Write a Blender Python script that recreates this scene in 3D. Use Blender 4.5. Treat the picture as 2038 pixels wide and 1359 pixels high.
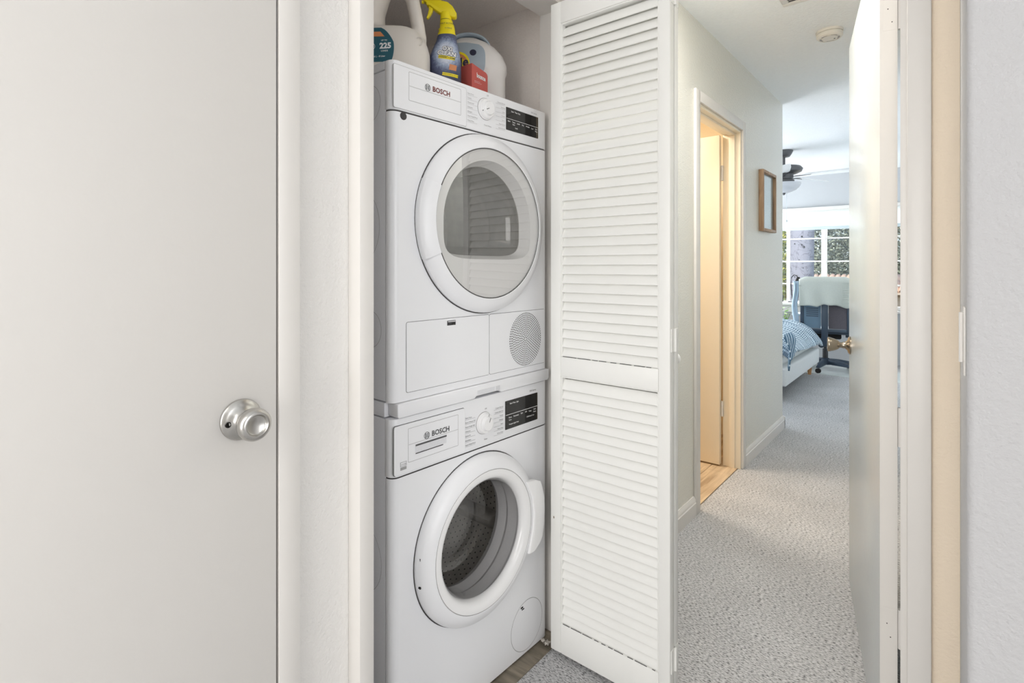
import bpy, bmesh, math, random
from mathutils import Vector, Matrix, noise as mnoise
random.seed(7)
PI = math.pi
SC = bpy.context.scene
COL = SC.collection
for o in list(bpy.data.objects):
    bpy.data.objects.remove(o)

# ------------------------------------------------------------------ camera
TH = math.atan(866 / 1060.0)           # camera is turned 39 degrees left of the hallway direction (+Y)
cam_d = bpy.data.cameras.new('camera')
cam_d.sensor_width = 36.0
cam_d.lens = 36.0 * 1060.0 / 2038.0
cam_d.shift_y = -(679.5 - 531.0) / 2038.0
cam_d.clip_start = 0.02
cam = bpy.data.objects.new('camera', cam_d)
COL.objects.link(cam)
cam.location = (0, 0, 1.2)
cam.rotation_euler = (PI / 2, 0, TH)
SC.camera = cam

# ------------------------------------------------------------------ world, sun, lamps, exposure
SC.view_settings.view_transform = 'Standard'
SC.view_settings.look = 'None'
SC.view_settings.exposure = 0.0
SC.view_settings.gamma = 1.0
SC.view_settings.use_curve_mapping = False
W = bpy.data.worlds.new('sky')
SC.world = W
W.use_nodes = True
nt = W.node_tree
bg = nt.nodes['Background']
sky = nt.nodes.new('ShaderNodeTexSky')
sky.sky_type = 'NISHITA'
sky.sun_disc = False
sky.sun_elevation = math.radians(48)
sky.sun_rotation = math.radians(200)
nt.links.new(sky.outputs[0], bg.inputs[0])
bg.inputs[1].default_value = 0.34
def lamp(name, kind, loc, rot, power, col=(1, 1, 1), size=1.0, size_y=None):
    d = bpy.data.lights.new(name, kind)
    d.energy = power
    d.color = col
    if kind == 'AREA':
        d.shape = 'RECTANGLE'
        d.size = size
        d.size_y = size_y or size
    o = bpy.data.objects.new(name, d)
    o.location = loc
    o.rotation_euler = rot
    COL.objects.link(o)
    return o
sun = lamp('sun', 'SUN', (0, 0, 8), (math.radians(42), 0, math.radians(-18)), 3.8, (1, .95, .86))
sun.data.angle = 0.01
lamp('room_overhead_fill', 'AREA', (0.2, -1.3, 2.37), (0, 0, 0), 11, (1, .92, .82), 1.1, 1.1)  # unseen overhead light added for the room, no fixture built
lamp('room_back_fill', 'AREA', (-0.2, -2.5, 1.3), (PI / 2, 0, 0), 52, (1, .985, .965), 1.45, 2.1)  # added fill from behind the camera, that wall has no window
lamp('room_side_fill', 'AREA', (2.9, 0.0, 1.3), (PI / 2, 0, PI / 2), 34, (.98, .985, 1), 1.7, 1.9)  # added fill from the right to lift the left door and machines
lamp('hallway_fill', 'AREA', (-0.76, 1.80, 2.38), (0, 0, 0), 20, (1, .97, .93), .35, .35)  # unseen light added to brighten the hallway
lamp('bedroom_side_fill', 'AREA', (-4.1, 6.3, 1.35), (PI / 2 + .35, 0, -PI / 2), 182, (.98, .985, 1), 2.2, 1.5)  # added fill inside the bedroom, tilted up to brighten the ceiling
lamp('bedroom_window_daylight', 'AREA', (-1.25, 8.9, 2.6), (-math.radians(62), 0, 0), 310, (.96, .98, 1), 2.2, 1.4)
lamp('bathroom_lamp', 'AREA', (-1.8, 2.8, 2.36), (0, 0, 0), 29, (1, .90, .77), .5, .5)
SC.cycles.max_bounces = 10
SC.cycles.diffuse_bounces = 6
SC.cycles.transparent_max_bounces = 16
SC.cycles.caustics_reflective = False
SC.cycles.caustics_refractive = False
SC.cycles.sample_clamp_indirect = 4.0

# ------------------------------------------------------------------ materials
def S(r, g, b):
    def f(x):
        x /= 255.0
        return x / 12.92 if x <= .04045 else ((x + .055) / 1.055) ** 2.4
    return (f(r), f(g), f(b))
def _base(name):
    m = bpy.data.materials.new(name)
    m.use_nodes = True
    n = m.node_tree.nodes
    return m, n, m.node_tree.links, n['Principled BSDF']
def mat(name, col, rough=.5, metal=0.0, var=.03, vscale=6.0, bump=0.0, bscale=100.0, detail=3.0, coat=0.0, spec=.5, stretch=None, sss=0.0, emit=None):
    m, n, l, p = _base(name)
    tc = n.new('ShaderNodeTexCoord')
    src = tc.outputs['Object']
    if stretch:
        mp = n.new('ShaderNodeMapping'); mp.inputs['Scale'].default_value = stretch
        l.new(src, mp.inputs[0]); src = mp.outputs[0]
    nz = n.new('ShaderNodeTexNoise'); nz.inputs['Scale'].default_value = vscale; nz.inputs['Detail'].default_value = 3
    l.new(src, nz.inputs['Vector'])
    mx = n.new('ShaderNodeMix'); mx.data_type = 'RGBA'
    mx.inputs[6].default_value = (*[max(0, c * (1 - var)) for c in col], 1)
    mx.inputs[7].default_value = (*[min(1, c * (1 + var)) for c in col], 1)
    l.new(nz.outputs[0], mx.inputs[0]); l.new(mx.outputs[2], p.inputs['Base Color'])
    p.inputs['Roughness'].default_value = rough
    p.inputs['Metallic'].default_value = metal
    p.inputs['Specular IOR Level'].default_value = spec
    if coat:
        p.inputs['Coat Weight'].default_value = coat
        p.inputs['Coat Roughness'].default_value = .05
    if sss:
        p.inputs['Subsurface Weight'].default_value = sss
        p.inputs['Subsurface Radius'].default_value = (.03, .03, .03)
        p.inputs['Subsurface Scale'].default_value = .5
    if emit:
        p.inputs['Emission Color'].default_value = (*emit[0], 1); p.inputs['Emission Strength'].default_value = emit[1]
    if bump:
        b2 = n.new('ShaderNodeTexNoise'); b2.inputs['Scale'].default_value = bscale; b2.inputs['Detail'].default_value = detail
        l.new(src, b2.inputs['Vector'])
        bp = n.new('ShaderNodeBump'); bp.inputs['Strength'].default_value = bump; bp.inputs['Distance'].default_value = .004
        l.new(b2.outputs[0], bp.inputs['Height']); l.new(bp.outputs[0], p.inputs['Normal'])
    return m
def thin_glass(name, tint=(1, 1, 1), ior=1.45, rough=.01, f0=None):
    m, n, l, p = _base(name)
    n.remove(p)
    out = [x for x in n if x.type == 'OUTPUT_MATERIAL'][0]
    tr = n.new('ShaderNodeBsdfTransparent'); tr.inputs[0].default_value = (*tint, 1)
    gl = n.new('ShaderNodeBsdfGlossy'); gl.inputs['Roughness'].default_value = rough
    lw = n.new('ShaderNodeLayerWeight'); lw.inputs[0].default_value = .5
    pw_ = n.new('ShaderNodeMath'); pw_.operation = 'POWER'; pw_.inputs[1].default_value = 5; l.new(lw.outputs['Facing'], pw_.inputs[0])
    f0 = f0 or ((ior - 1) / (ior + 1)) ** 2 * 2
    fr = n.new('ShaderNodeMath'); fr.operation = 'MULTIPLY_ADD'; fr.inputs[1].default_value = 1 - f0; fr.inputs[2].default_value = f0; l.new(pw_.outputs[0], fr.inputs[0])
    mx = n.new('ShaderNodeMixShader')
    l.new(fr.outputs[0], mx.inputs[0]); l.new(tr.outputs[0], mx.inputs[1]); l.new(gl.outputs[0], mx.inputs[2]); l.new(mx.outputs[0], out.inputs[0])
    return m
def carpet(name, base, fleck):
    """loop pile: rows of loops running across, dark gaps between them"""
    m, n, l, p = _base(name)
    tc = n.new('ShaderNodeTexCoord')
    mp = n.new('ShaderNodeMapping'); mp.inputs['Scale'].default_value = (.42, 1.25, 1)
    l.new(tc.outputs['Object'], mp.inputs[0])
    f = n.new('ShaderNodeTexNoise'); f.inputs['Scale'].default_value = 225; f.inputs['Detail'].default_value = 2.5; f.inputs['Roughness'].default_value = .6
    l.new(mp.outputs[0], f.inputs['Vector'])
    nz = n.new('ShaderNodeTexNoise'); nz.inputs['Scale'].default_value = 3; nz.inputs['Detail'].default_value = 4
    l.new(tc.outputs['Object'], nz.inputs['Vector'])
    r = n.new('ShaderNodeValToRGB')
    e = r.color_ramp.elements
    e[0].position = .33; e[0].color = (*fleck, 1)
    e[1].position = .60; e[1].color = (*base, 1)
    k = e.new(.44); k.color = (*[.55 * b + .45 * f_ for b, f_ in zip(base, fleck)], 1)
    l.new(f.outputs[0], r.inputs[0])
    r2 = n.new('ShaderNodeValToRGB')
    r2.color_ramp.elements[0].color = (.88, .88, .88, 1); r2.color_ramp.elements[1].color = (1, 1, 1, 1)
    r2.color_ramp.elements[0].position = .35; r2.color_ramp.elements[1].position = .65
    l.new(nz.outputs[0], r2.inputs[0])
    mx = n.new('ShaderNodeMix'); mx.data_type = 'RGBA'; mx.blend_type = 'MULTIPLY'; mx.inputs[0].default_value = 1
    l.new(r.outputs[0], mx.inputs[6]); l.new(r2.outputs[0], mx.inputs[7])
    l.new(mx.outputs[2], p.inputs['Base Color'])
    p.inputs['Roughness'].default_value = .95; p.inputs['Specular IOR Level'].default_value = .1
    bp = n.new('ShaderNodeBump'); bp.inputs['Strength'].default_value = .5; bp.inputs['Distance'].default_value = .004
    l.new(f.outputs[0], bp.inputs['Height']); l.new(bp.outputs[0], p.inputs['Normal'])
    return m
def stripes(name, a, b, scale=(0, 90, 0), duty=.5, rot=(0, 0, 0), b2=None, scale2=None):
    """woven stripes; with scale2 a gingham"""
    m, n, l, p = _base(name)
    tc = n.new('ShaderNodeTexCoord')
    def band(sc):
        mp = n.new('ShaderNodeMapping'); mp.inputs['Rotation'].default_value = rot
        l.new(tc.outputs['UV'], mp.inputs[0])
        d = n.new('ShaderNodeVectorMath'); d.operation = 'DOT_PRODUCT'; d.inputs[1].default_value = sc
        l.new(mp.outputs[0], d.inputs[0])
        fr = n.new('ShaderNodeMath'); fr.operation = 'FRACT'; l.new(d.outputs['Value'], fr.inputs[0])
        lt = n.new('ShaderNodeMath'); lt.operation = 'LESS_THAN'; lt.inputs[1].default_value = duty; l.new(fr.outputs[0], lt.inputs[0])
        return lt.outputs[0]
    f = band(scale)
    if scale2:
        g = band(scale2)
        mu = n.new('ShaderNodeMath'); mu.operation = 'ADD'; l.new(f, mu.inputs[0]); l.new(g, mu.inputs[1])
        hv = n.new('ShaderNodeMath'); hv.operation = 'MULTIPLY'; hv.inputs[1].default_value = .5; l.new(mu.outputs[0], hv.inputs[0])
        f = hv.outputs[0]
    mx = n.new('ShaderNodeMix'); mx.data_type = 'RGBA'
    mx.inputs[6].default_value = (*a, 1); mx.inputs[7].default_value = (*b, 1)
    l.new(f, mx.inputs[0]); l.new(mx.outputs[2], p.inputs['Base Color'])
    p.inputs['Roughness'].default_value = .9; p.inputs['Specular IOR Level'].default_value = .1
    return m
def wood(name, a, b, scale=(1, 14, 14), rough=.5):
    m, n, l, p = _base(name)
    tc = n.new('ShaderNodeTexCoord')
    mp = n.new('ShaderNodeMapping'); mp.inputs['Scale'].default_value = scale
    l.new(tc.outputs['Object'], mp.inputs[0])
    nz = n.new('ShaderNodeTexNoise'); nz.inputs['Scale'].default_value = 3; nz.inputs['Detail'].default_value = 6; nz.inputs['Distortion'].default_value = .6
    l.new(mp.outputs[0], nz.inputs['Vector'])
    r = n.new('ShaderNodeValToRGB'); r.color_ramp.elements[0].position = .32; r.color_ramp.elements[1].position = .66
    r.color_ramp.elements[0].color = (*a, 1); r.color_ramp.elements[1].color = (*b, 1)
    l.new(nz.outputs[0], r.inputs[0]); l.new(r.outputs[0], p.inputs['Base Color'])
    p.inputs['Roughness'].default_value = rough
    return m
def foliage_mat(name, a, b):
    m, n, l, p = _base(name)
    g = n.new('ShaderNodeNewGeometry')
    r = n.new('ShaderNodeValToRGB')
    r.color_ramp.elements[0].color = (*a, 1); r.color_ramp.elements[1].color = (*b, 1)
    l.new(g.outputs['Random Per Island'], r.inputs[0]); l.new(r.outputs[0], p.inputs['Base Color'])
    p.inputs['Roughness'].default_value = .5
    return m

M = {}
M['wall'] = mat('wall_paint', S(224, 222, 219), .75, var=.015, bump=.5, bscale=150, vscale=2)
M['wall_cream'] = mat('cream_wall_tone', S(246, 231, 210), .75, var=.015, bump=.4, bscale=150, vscale=2)  # same wall texture in a warmer cream tone
M['wall_grey'] = mat('near_wall_greyed', S(183, 183, 185), .75, var=.015, bump=.45, bscale=150, vscale=2)  # wall colour greyed to offset the strong light landing here
M['wall_hall'] = mat('hall_wall_paint', S(225, 224, 216), .26, var=.02, bump=.55, bscale=150, vscale=2)
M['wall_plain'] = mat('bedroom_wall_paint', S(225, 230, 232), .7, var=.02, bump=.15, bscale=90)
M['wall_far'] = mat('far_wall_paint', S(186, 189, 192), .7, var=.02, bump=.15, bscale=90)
M['wall_bath'] = mat('bathroom_wall_paint', S(240, 226, 200), .7, var=.02, bump=.15, bscale=90)
M['closet'] = mat('closet_stucco', S(244, 237, 231), .85, var=.06, vscale=120, bump=.45, bscale=170)
M['ceil'] = mat('ceiling_texture', S(240, 243, 245), .8, var=.03, vscale=60, bump=.75, bscale=75)
M['trim'] = mat('trim_paint', S(222, 219, 215), .38, var=.015, bump=.04, bscale=60)
M['door'] = mat('door_paint', S(217, 214, 210), .5, var=.012, vscale=3, bump=.07, bscale=70)
M['door_gloss'] = mat('gloss_door_paint', S(206, 210, 211), .2, var=.02, vscale=3, bump=.16, bscale=60, stretch=(3, 3, .6))
M['door_warm'] = mat('bathroom_door_paint', S(236, 226, 206), .45, var=.01)
M['shut'] = mat('louver_paint', S(240, 240, 237), .42, var=.015, vscale=10, bump=.05, bscale=80)
M['app'] = mat('appliance_white', S(240, 241, 244), .28, var=.008)
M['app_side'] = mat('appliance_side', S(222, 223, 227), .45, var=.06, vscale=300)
M['app_gloss'] = mat('appliance_gloss', S(241, 241, 242), .12, var=.006, coat=.3)
M['seam'] = mat('seam_shadow', S(70, 68, 68), .8, var=.05)
M['seam_l'] = mat('seam_grey', S(160, 158, 158), .7, var=.04)
M['black'] = mat('black_display', S(22, 21, 20), .08, var=.1)
M['ink'] = mat('print_dark', S(84, 84, 86), .6, var=.05)
M['ink_red'] = mat('print_red', S(120, 52, 48), .5, var=.05)
M['ink_l'] = mat('print_light_grey', S(160, 160, 160), .6, var=.05)
M['ink_w'] = mat('print_white', S(235, 235, 235), .5, var=.03)
M['nickel'] = mat('satin_nickel', S(196, 194, 190), .27, 1.0, var=.04, vscale=40)
M['nickel2'] = mat('brushed_nickel', S(158, 148, 134), .24, 1.0, var=.05, vscale=40)
M['dark_metal'] = mat('dark_metal', S(70, 70, 72), .45, .6, var=.1)
M['dark'] = mat('dark_hollow', S(30, 28, 27), .9, var=.1)
M['drum'] = mat('drum_steel', S(192, 188, 182), .4, .25, var=.25, vscale=30)
M['gasket'] = mat('rubber_gasket', S(190, 189, 190), .55, var=.06)
M['glass'] = thin_glass('door_glass', (.93, .93, .93), 1.5)
M['glass_f'] = thin_glass('dryer_door_glass', (.95, .95, .95), f0=.22)
M['glass_b'] = thin_glass('washer_bowl_glass', (.95, .95, .95), f0=.11)
M['glass_d'] = thin_glass('tinted_glass', (.78, .77, .74), 1.5, .02)
M['glass_w'] = thin_glass('window_glass', (.96, .98, .98), 1.4)
M['milky'] = mat('milky_plastic', S(242, 241, 240), .25, var=.01)
M['carpet'] = carpet('carpet_loop', S(208, 208, 209), S(78, 77, 77))
M['thresh'] = wood('weathered_threshold', S(94, 86, 74), S(150, 140, 124), (2, 10, 10), .6)
M['plank'] = wood('vinyl_plank', S(166, 142, 114), S(214, 192, 162), (12, 1.2, 6), .45)
M['oak'] = wood('oak_frame', S(134, 104, 78), S(176, 146, 114), (10, 10, 2), .5)
M['legwood'] = wood('beech_leg', S(170, 120, 74), S(208, 160, 110), (10, 10, 2), .45)
M['linen'] = mat('bed_upholstery', S(222, 224, 224), .9, var=.06, vscale=60, bump=.2, bscale=400)
M['sheet'] = mat('white_sheet', S(216, 219, 219), .9, var=.03, bump=.1, bscale=30)
M['plastic_dk'] = mat('chair_plastic', S(52, 66, 82), .45, var=.08)
M['plastic_bl'] = mat('chair_panel', S(96, 122, 142), .5, var=.08)
M['mesh_dk'] = mat('chair_mesh', S(88, 84, 90), .9, var=.35, vscale=220)
M['knit'] = mat('knit_throw', S(186, 191, 184), .95, var=.08, vscale=90, bump=.4, bscale=260)
M['knit2'] = mat('pale_blue_cloth', S(186, 206, 222), .95, var=.06, vscale=60, bump=.2, bscale=200)
M['yellow'] = mat('yellow_plastic', S(246, 226, 30), .35, var=.02)
M['navy'] = mat('navy_label', S(44, 46, 70), .35, var=.2, vscale=40)
M['teal'] = mat('teal_label', S(40, 92, 106), .4, var=.05)
M['orange'] = mat('orange_band', S(214, 140, 92), .4, var=.05)
M['hdpe'] = mat('milky_jug_plastic', S(222, 216, 208), .35, var=.02, sss=.25)
M['hdpe2'] = mat('white_jug_plastic', S(230, 227, 224), .35, var=.02, sss=.15)
M['capblue'] = mat('pale_blue_cap', S(168, 182, 194), .3, var=.05)
M['box_red'] = mat('coral_card', S(196, 92, 84), .6, var=.04)
M['box_red2'] = mat('coral_card_side', S(196, 92, 84), .6, var=.04)
M['smoke'] = mat('detector_plastic', S(226, 222, 214), .45, var=.02)
M['fan_dk'] = mat('fan_bronze', S(96, 96, 98), .35, .5, var=.08)
M['fan_w'] = mat('fan_blade_white', S(250, 250, 250), .4, var=.01)
M['fan_bowl'] = mat('frosted_bowl', S(214, 216, 222), .35, var=.02)
M['shade'] = mat('roller_shade', S(240, 243, 242), .8, var=.02)
M['shade_bar'] = mat('shade_bar', S(196, 208, 212), .5, var=.03)
def bark(name, a, b):
    m, n, l, p = _base(name)
    tc = n.new('ShaderNodeTexCoord')
    z1 = n.new('ShaderNodeTexNoise'); z1.inputs['Scale'].default_value = 5; z1.inputs['Detail'].default_value = 5; z1.inputs['Distortion'].default_value = 1.2
    l.new(tc.outputs['Object'], z1.inputs['Vector'])
    r = n.new('ShaderNodeValToRGB'); e = r.color_ramp.elements
    e[0].position = .44; e[0].color = (*a, 1); e[1].position = .56; e[1].color = (*a, 1)
    k = e.new(.50); k.color = (*b, 1); k = e.new(.485); k.color = (*a, 1); k = e.new(.515); k.color = (*[x * .86 for x in a], 1)
    l.new(z1.outputs[0], r.inputs[0]); l.new(r.outputs[0], p.inputs['Base Color']); p.inputs['Roughness'].default_value = .9
    bp = n.new('ShaderNodeBump'); bp.inputs['Strength'].default_value = .4; bp.inputs['Distance'].default_value = .02
    l.new(z1.outputs[0], bp.inputs['Height']); l.new(bp.outputs[0], p.inputs['Normal'])
    return m
M['bark'] = bark('pale_bark', S(152, 149, 158), S(104, 100, 110))
M['roof'] = mat('clay_tile', S(214, 176, 148), .8, var=.2, vscale=9)
M['wall_out'] = mat('neighbour_stucco', S(200, 180, 160), .9, var=.06)
M['leaf_y'] = foliage_mat('yellow_green_leaves', S(96, 116, 40), S(214, 204, 84))
M['leaf_d'] = foliage_mat('dark_leaves', S(50, 58, 48), S(160, 164, 140))
M['leaf_g'] = foliage_mat('grey_green_leaves', S(96, 110, 104), S(222, 230, 232))
M['leaf_p'] = foliage_mat('plant_leaves', S(46, 96, 36), S(150, 190, 70))
M['soil'] = mat('garden_ground', S(120, 112, 90), .95, var=.2)
M['pillow'] = mat('grey_pillow', S(150, 154, 168), .9, var=.06)
M['lint'] = mat('grey_lint', S(190, 184, 176), .95, var=.2, vscale=120)
M['gingham'] = stripes('gingham_cotton', S(216, 229, 236), S(72, 100, 126), (0, 19, 0), .45, scale2=(17, 0, 0))
M['bluestripe'] = stripes('navy_stripe_cotton', S(92, 120, 142), S(214, 226, 234), (26, 14, 0), .25)
def oxi_mat():
    m, n, l, p = _base('blue_swirl_label')
    tc = n.new('ShaderNodeTexCoord')
    mp = n.new('ShaderNodeMapping'); mp.inputs['Location'].default_value = (-.006, 0, -.104); l.new(tc.outputs['Object'], mp.inputs[0])
    mp2 = n.new('ShaderNodeVectorMath'); mp2.operation = 'MULTIPLY'; mp2.inputs[1].default_value = (1, 0, .85); l.new(mp.outputs[0], mp2.inputs[0])
    ln = n.new('ShaderNodeVectorMath'); ln.operation = 'LENGTH'; l.new(mp2.outputs[0], ln.inputs[0])
    nz = n.new('ShaderNodeTexNoise'); nz.inputs['Scale'].default_value = 70; nz.inputs['Detail'].default_value = 4; nz.inputs['Distortion'].default_value = 2; l.new(tc.outputs['Object'], nz.inputs['Vector'])
    ma = n.new('ShaderNodeMath'); ma.operation = 'MULTIPLY_ADD'; ma.inputs[1].default_value = .022; l.new(nz.outputs[0], ma.inputs[0]); l.new(ln.outputs['Value'], ma.inputs[2])
    r = n.new('ShaderNodeValToRGB')
    e = r.color_ramp.elements
    e[0].position = .0; e[0].color = (*S(236, 238, 244), 1)
    e[1].position = 1; e[1].color = (*S(46, 46, 66), 1)
    for pos, c in ((.34, S(214, 220, 232)), (.50, S(150, 164, 190)), (.64, S(84, 92, 122))):
        k = e.new(pos); k.color = (*c, 1)
    sc = n.new('ShaderNodeMath'); sc.operation = 'MULTIPLY'; sc.inputs[1].default_value = 12.0; l.new(ma.outputs[0], sc.inputs[0])
    l.new(sc.outputs[0], r.inputs[0]); l.new(r.outputs[0], p.inputs['Base Color']); p.inputs['Roughness'].default_value = .3
    return m
M['oxi'] = oxi_mat()

# ------------------------------------------------------------------ mesh helpers
def tag(o, label=None, cat=None, group=None, kind=None):
    if label: o['label'] = label
    if cat: o['category'] = cat
    if group: o['group'] = group
    if kind: o['kind'] = kind
    return o
def empty(name, loc=(0, 0, 0), rz=0.0, label=None, cat=None, group=None, kind=None):
    o = bpy.data.objects.new(name, None)
    o.empty_display_size = .05
    COL.objects.link(o)
    o.location = loc
    o.rotation_euler = (0, 0, rz)
    return tag(o, label, cat, group, kind)
class MB:
    def __init__(s): s.v = []; s.f = []
    def add(s, vs, fs):
        b = len(s.v); s.v += [tuple(p) for p in vs]; s.f += [tuple(i + b for i in f) for f in fs]; return s
    def box(s, x0, x1, y0, y1, z0, z1):
        vs = [(x, y, z) for z in (z0, z1) for y in (y0, y1) for x in (x0, x1)]
        return s.add(vs, [(0, 2, 3, 1), (4, 5, 7, 6), (0, 1, 5, 4), (2, 6, 7, 3), (0, 4, 6, 2), (1, 3, 7, 5)])
    def prism(s, poly, a0, a1, axis='y'):
        """2D polygon extruded along an axis: axis y -> poly in (x,z); z -> (x,y); x -> (y,z)"""
        def P(p, a):
            return (p[0], a, p[1]) if axis == 'y' else (p[0], p[1], a) if axis == 'z' else (a, p[0], p[1])
        n = len(poly)
        vs = [P(p, a0) for p in poly] + [P(p, a1) for p in poly]
        fs = [tuple(range(n - 1, -1, -1)), tuple(range(n, 2 * n))] + [(i, (i + 1) % n, n + (i + 1) % n, n + i) for i in range(n)]
        return s.add(vs, fs)
    def lathe(s, prof, c=(0, 0, 0), axis='z', seg=48, a0=0.0, a1=2 * PI, sx=1.0):
        """prof: (radius, height along axis). axis y: circle in xz, height = y"""
        full = abs(a1 - a0 - 2 * PI) < 1e-6
        n = seg if full else seg + 1
        def P(r, h, a):
            u, w = r * math.cos(a) * sx, r * math.sin(a)
            if axis == 'z': return (c[0] + u, c[1] + w, c[2] + h)
            if axis == 'y': return (c[0] + u, c[1] + h, c[2] + w)
            return (c[0] + h, c[1] + u, c[2] + w)
        b = []
        vs = []
        for r, h in prof:
            if r < 1e-7:
                b.append([len(vs)] * n); vs.append(P(0, h, 0))
            else:
                b.append(list(range(len(vs), len(vs) + n)))
                vs += [P(r, h, a0 + (a1 - a0) * i / seg) for i in range(n)]
        fs = []
        for k in range(len(prof) - 1):
            for i in range(seg):
                j = (i + 1) % n if full else i + 1
                q = [b[k][i], b[k][j], b[k + 1][j], b[k + 1][i]]
                q = list(dict.fromkeys(q))
                if len(q) > 2: fs.append(tuple(q))
        return s.add(vs, fs)
    def tube(s, pts, r, seg=8, r2=None, cap=True):
        pts = [Vector(p) for p in pts]
        n = len(pts)
        vs = []
        up = Vector((0, 0, 1))
        for i, p in enumerate(pts):
            t = (pts[min(i + 1, n - 1)] - pts[max(i - 1, 0)]).normalized()
            a = t.cross(up)
            if a.length < 1e-3: a = t.cross(Vector((1, 0, 0)))
            a.normalize(); b = t.cross(a)
            rr = r if r2 is None else r + (r2 - r) * i / (n - 1)
            vs += [p + (a * math.cos(2 * PI * k / seg) + b * math.sin(2 * PI * k / seg)) * rr for k in range(seg)]
        fs = [(i * seg + k, i * seg + (k + 1) % seg, (i + 1) * seg + (k + 1) % seg, (i + 1) * seg + k) for i in range(n - 1) for k in range(seg)]
        if cap: fs += [tuple(range(seg - 1, -1, -1)), tuple(range((n - 1) * seg, n * seg))]
        return s.add(vs, fs)
    def loft(s, secs, cap=True):
        n = len(secs[0]); vs = [p for q in secs for p in q]
        fs = [(i * n + k, i * n + (k + 1) % n, (i + 1) * n + (k + 1) % n, (i + 1) * n + k) for i in range(len(secs) - 1) for k in range(n)]
        if cap: fs += [tuple(range(n - 1, -1, -1)), tuple(range((len(secs) - 1) * n, len(secs) * n))]
        return s.add(vs, fs)
    def grid(s, fn, nu, nv):
        vs = [fn(i / nu, j / nv) for j in range(nv + 1) for i in range(nu + 1)]
        fs = [(j * (nu + 1) + i, j * (nu + 1) + i + 1, (j + 1) * (nu + 1) + i + 1, (j + 1) * (nu + 1) + i) for j in range(nv) for i in range(nu)]
        return s.add(vs, fs)
    def text(s, txt, size, place, bold=0.0, align='CENTER', shear=0.0, sx=1.0):
        """flat lettering; place maps (x, y) of the text plane to a point"""
        c = bpy.data.curves.new('t', 'FONT')
        c.body = txt; c.size = size; c.align_x = align; c.align_y = 'CENTER'; c.offset = bold; c.shear = shear; c.resolution_u = 2
        o = bpy.data.objects.new('t', c); COL.objects.link(o)
        dg = bpy.context.evaluated_depsgraph_get()
        me = o.evaluated_get(dg).to_mesh()
        vs = [place(v.co.x * sx, v.co.y) for v in me.vertices]; fs = [tuple(p.vertices) for p in me.polygons]
        o.evaluated_get(dg).to_mesh_clear()
        bpy.data.objects.remove(o); bpy.data.curves.remove(c)
        return s.add(vs, fs)
    def build(s, name, m, parent=None, bev=0.0, seg=2, smooth=True, ang=35, kind=None, uv=None, fix=True, loc=None, rot=None):
        me = bpy.data.meshes.new(name)
        me.from_pydata(s.v, [], s.f)
        if uv:
            ul = me.uv_layers.new(name='UVMap')
            for lp in me.loops: ul.data[lp.index].uv = uv[lp.vertex_index]
        if bev or fix:
            bm = bmesh.new(); bm.from_mesh(me)
            if fix: bmesh.ops.recalc_face_normals(bm, faces=bm.faces)
            if bev:
                ed = [e for e in bm.edges if len(e.link_faces) == 2 and e.calc_face_angle(0) > math.radians(40)]
                bmesh.ops.bevel(bm, geom=ed, offset=bev, segments=seg, affect='EDGES', profile=.5, clamp_overlap=True)
            bm.to_mesh(me); bm.free()
        if smooth:
            me.polygons.foreach_set('use_smooth', [True] * len(me.polygons))
            me.set_sharp_from_angle(angle=math.radians(ang))
        me.materials.append(M[m] if isinstance(m, str) else m)
        o = bpy.data.objects.new(name, me)
        COL.objects.link(o)
        if parent: o.parent = parent
        if kind: o['kind'] = kind
        if loc: o.location = loc
        if rot: o.rotation_euler = rot
        return o
def B(*a): return MB().box(*a)
def rrect(x0, z0, x1, z1, r, n=5):
    p = []
    for cx, cz, a in ((x1 - r, z1 - r, 0), (x0 + r, z1 - r, PI / 2), (x0 + r, z0 + r, PI), (x1 - r, z0 + r, 1.5 * PI)):
        p += [(cx + r * math.cos(a + PI / 2 * i / n), cz + r * math.sin(a + PI / 2 * i / n)) for i in range(n + 1)]
    return p
def copy_tree(o, parent=None):
    c = o.copy(); COL.objects.link(c)
    if parent: c.parent = parent
    for ch in list(o.children): copy_tree(ch, c)
    return c
def struct(name, mb, m, label=None, cat=None, bev=0.0, **k):
    o = mb.build(name, m, bev=bev, **k)
    return tag(o, label, cat, kind='structure')

# ------------------------------------------------------------------ the room shell
ZC = 2.41
# floors
struct('floor', B(-.962, 3.0, -2.6, 4.35, -.05, 0).box(-4.3, .02, 4.35, 8.0, -.05, 0), 'carpet',
       'grey loop pile carpet running down the hallway into the bedroom', 'floor')
struct('floor_closet', B(-1.95, -1.05, .55, 1.56, -.05, -.004), 'thresh', 'dark floor of the laundry closet under the machines', 'floor')
fb = struct('floor_bathroom', B(-2.6, -.962, 1.62, 4.24, -.05, -.006), 'dark', 'light wood plank floor of the bathroom', 'floor')
pk = None
for i in range(9):
    x0 = -.965 - .14 * (i + 1)
    for j in range(2):
        y0 = 1.63 + (0.0 if j == 0 else (1.05 if i % 2 else 1.55))
        y1 = (1.63 + (1.05 if i % 2 else 1.55)) if j == 0 else 4.235
        B(x0 + .001, x0 + .139, y0 + .001, y1 - .001, -.006, .002).build('plank', 'plank', fb, bev=.0008, seg=1)
# ceiling
struct('ceiling', B(-.95, 3.1, -2.7, 4.35, ZC, ZC + .1).box(-4.3, .12, 4.35, 8.1, ZC, ZC + .1), 'ceil',
       'white textured ceiling over the hallway and bedroom', 'ceiling')
struct('ceiling_closet', B(-1.95, -1.05, .5, 1.56, 2.10, 2.16), 'closet', 'dim textured ceiling inside the laundry closet', 'ceiling')
struct('ceiling_bathroom', B(-2.7, -.95, 1.56, 4.25, ZC, ZC + .1), 'wall_bath', 'warm lit bathroom ceiling', 'ceiling')
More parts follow.
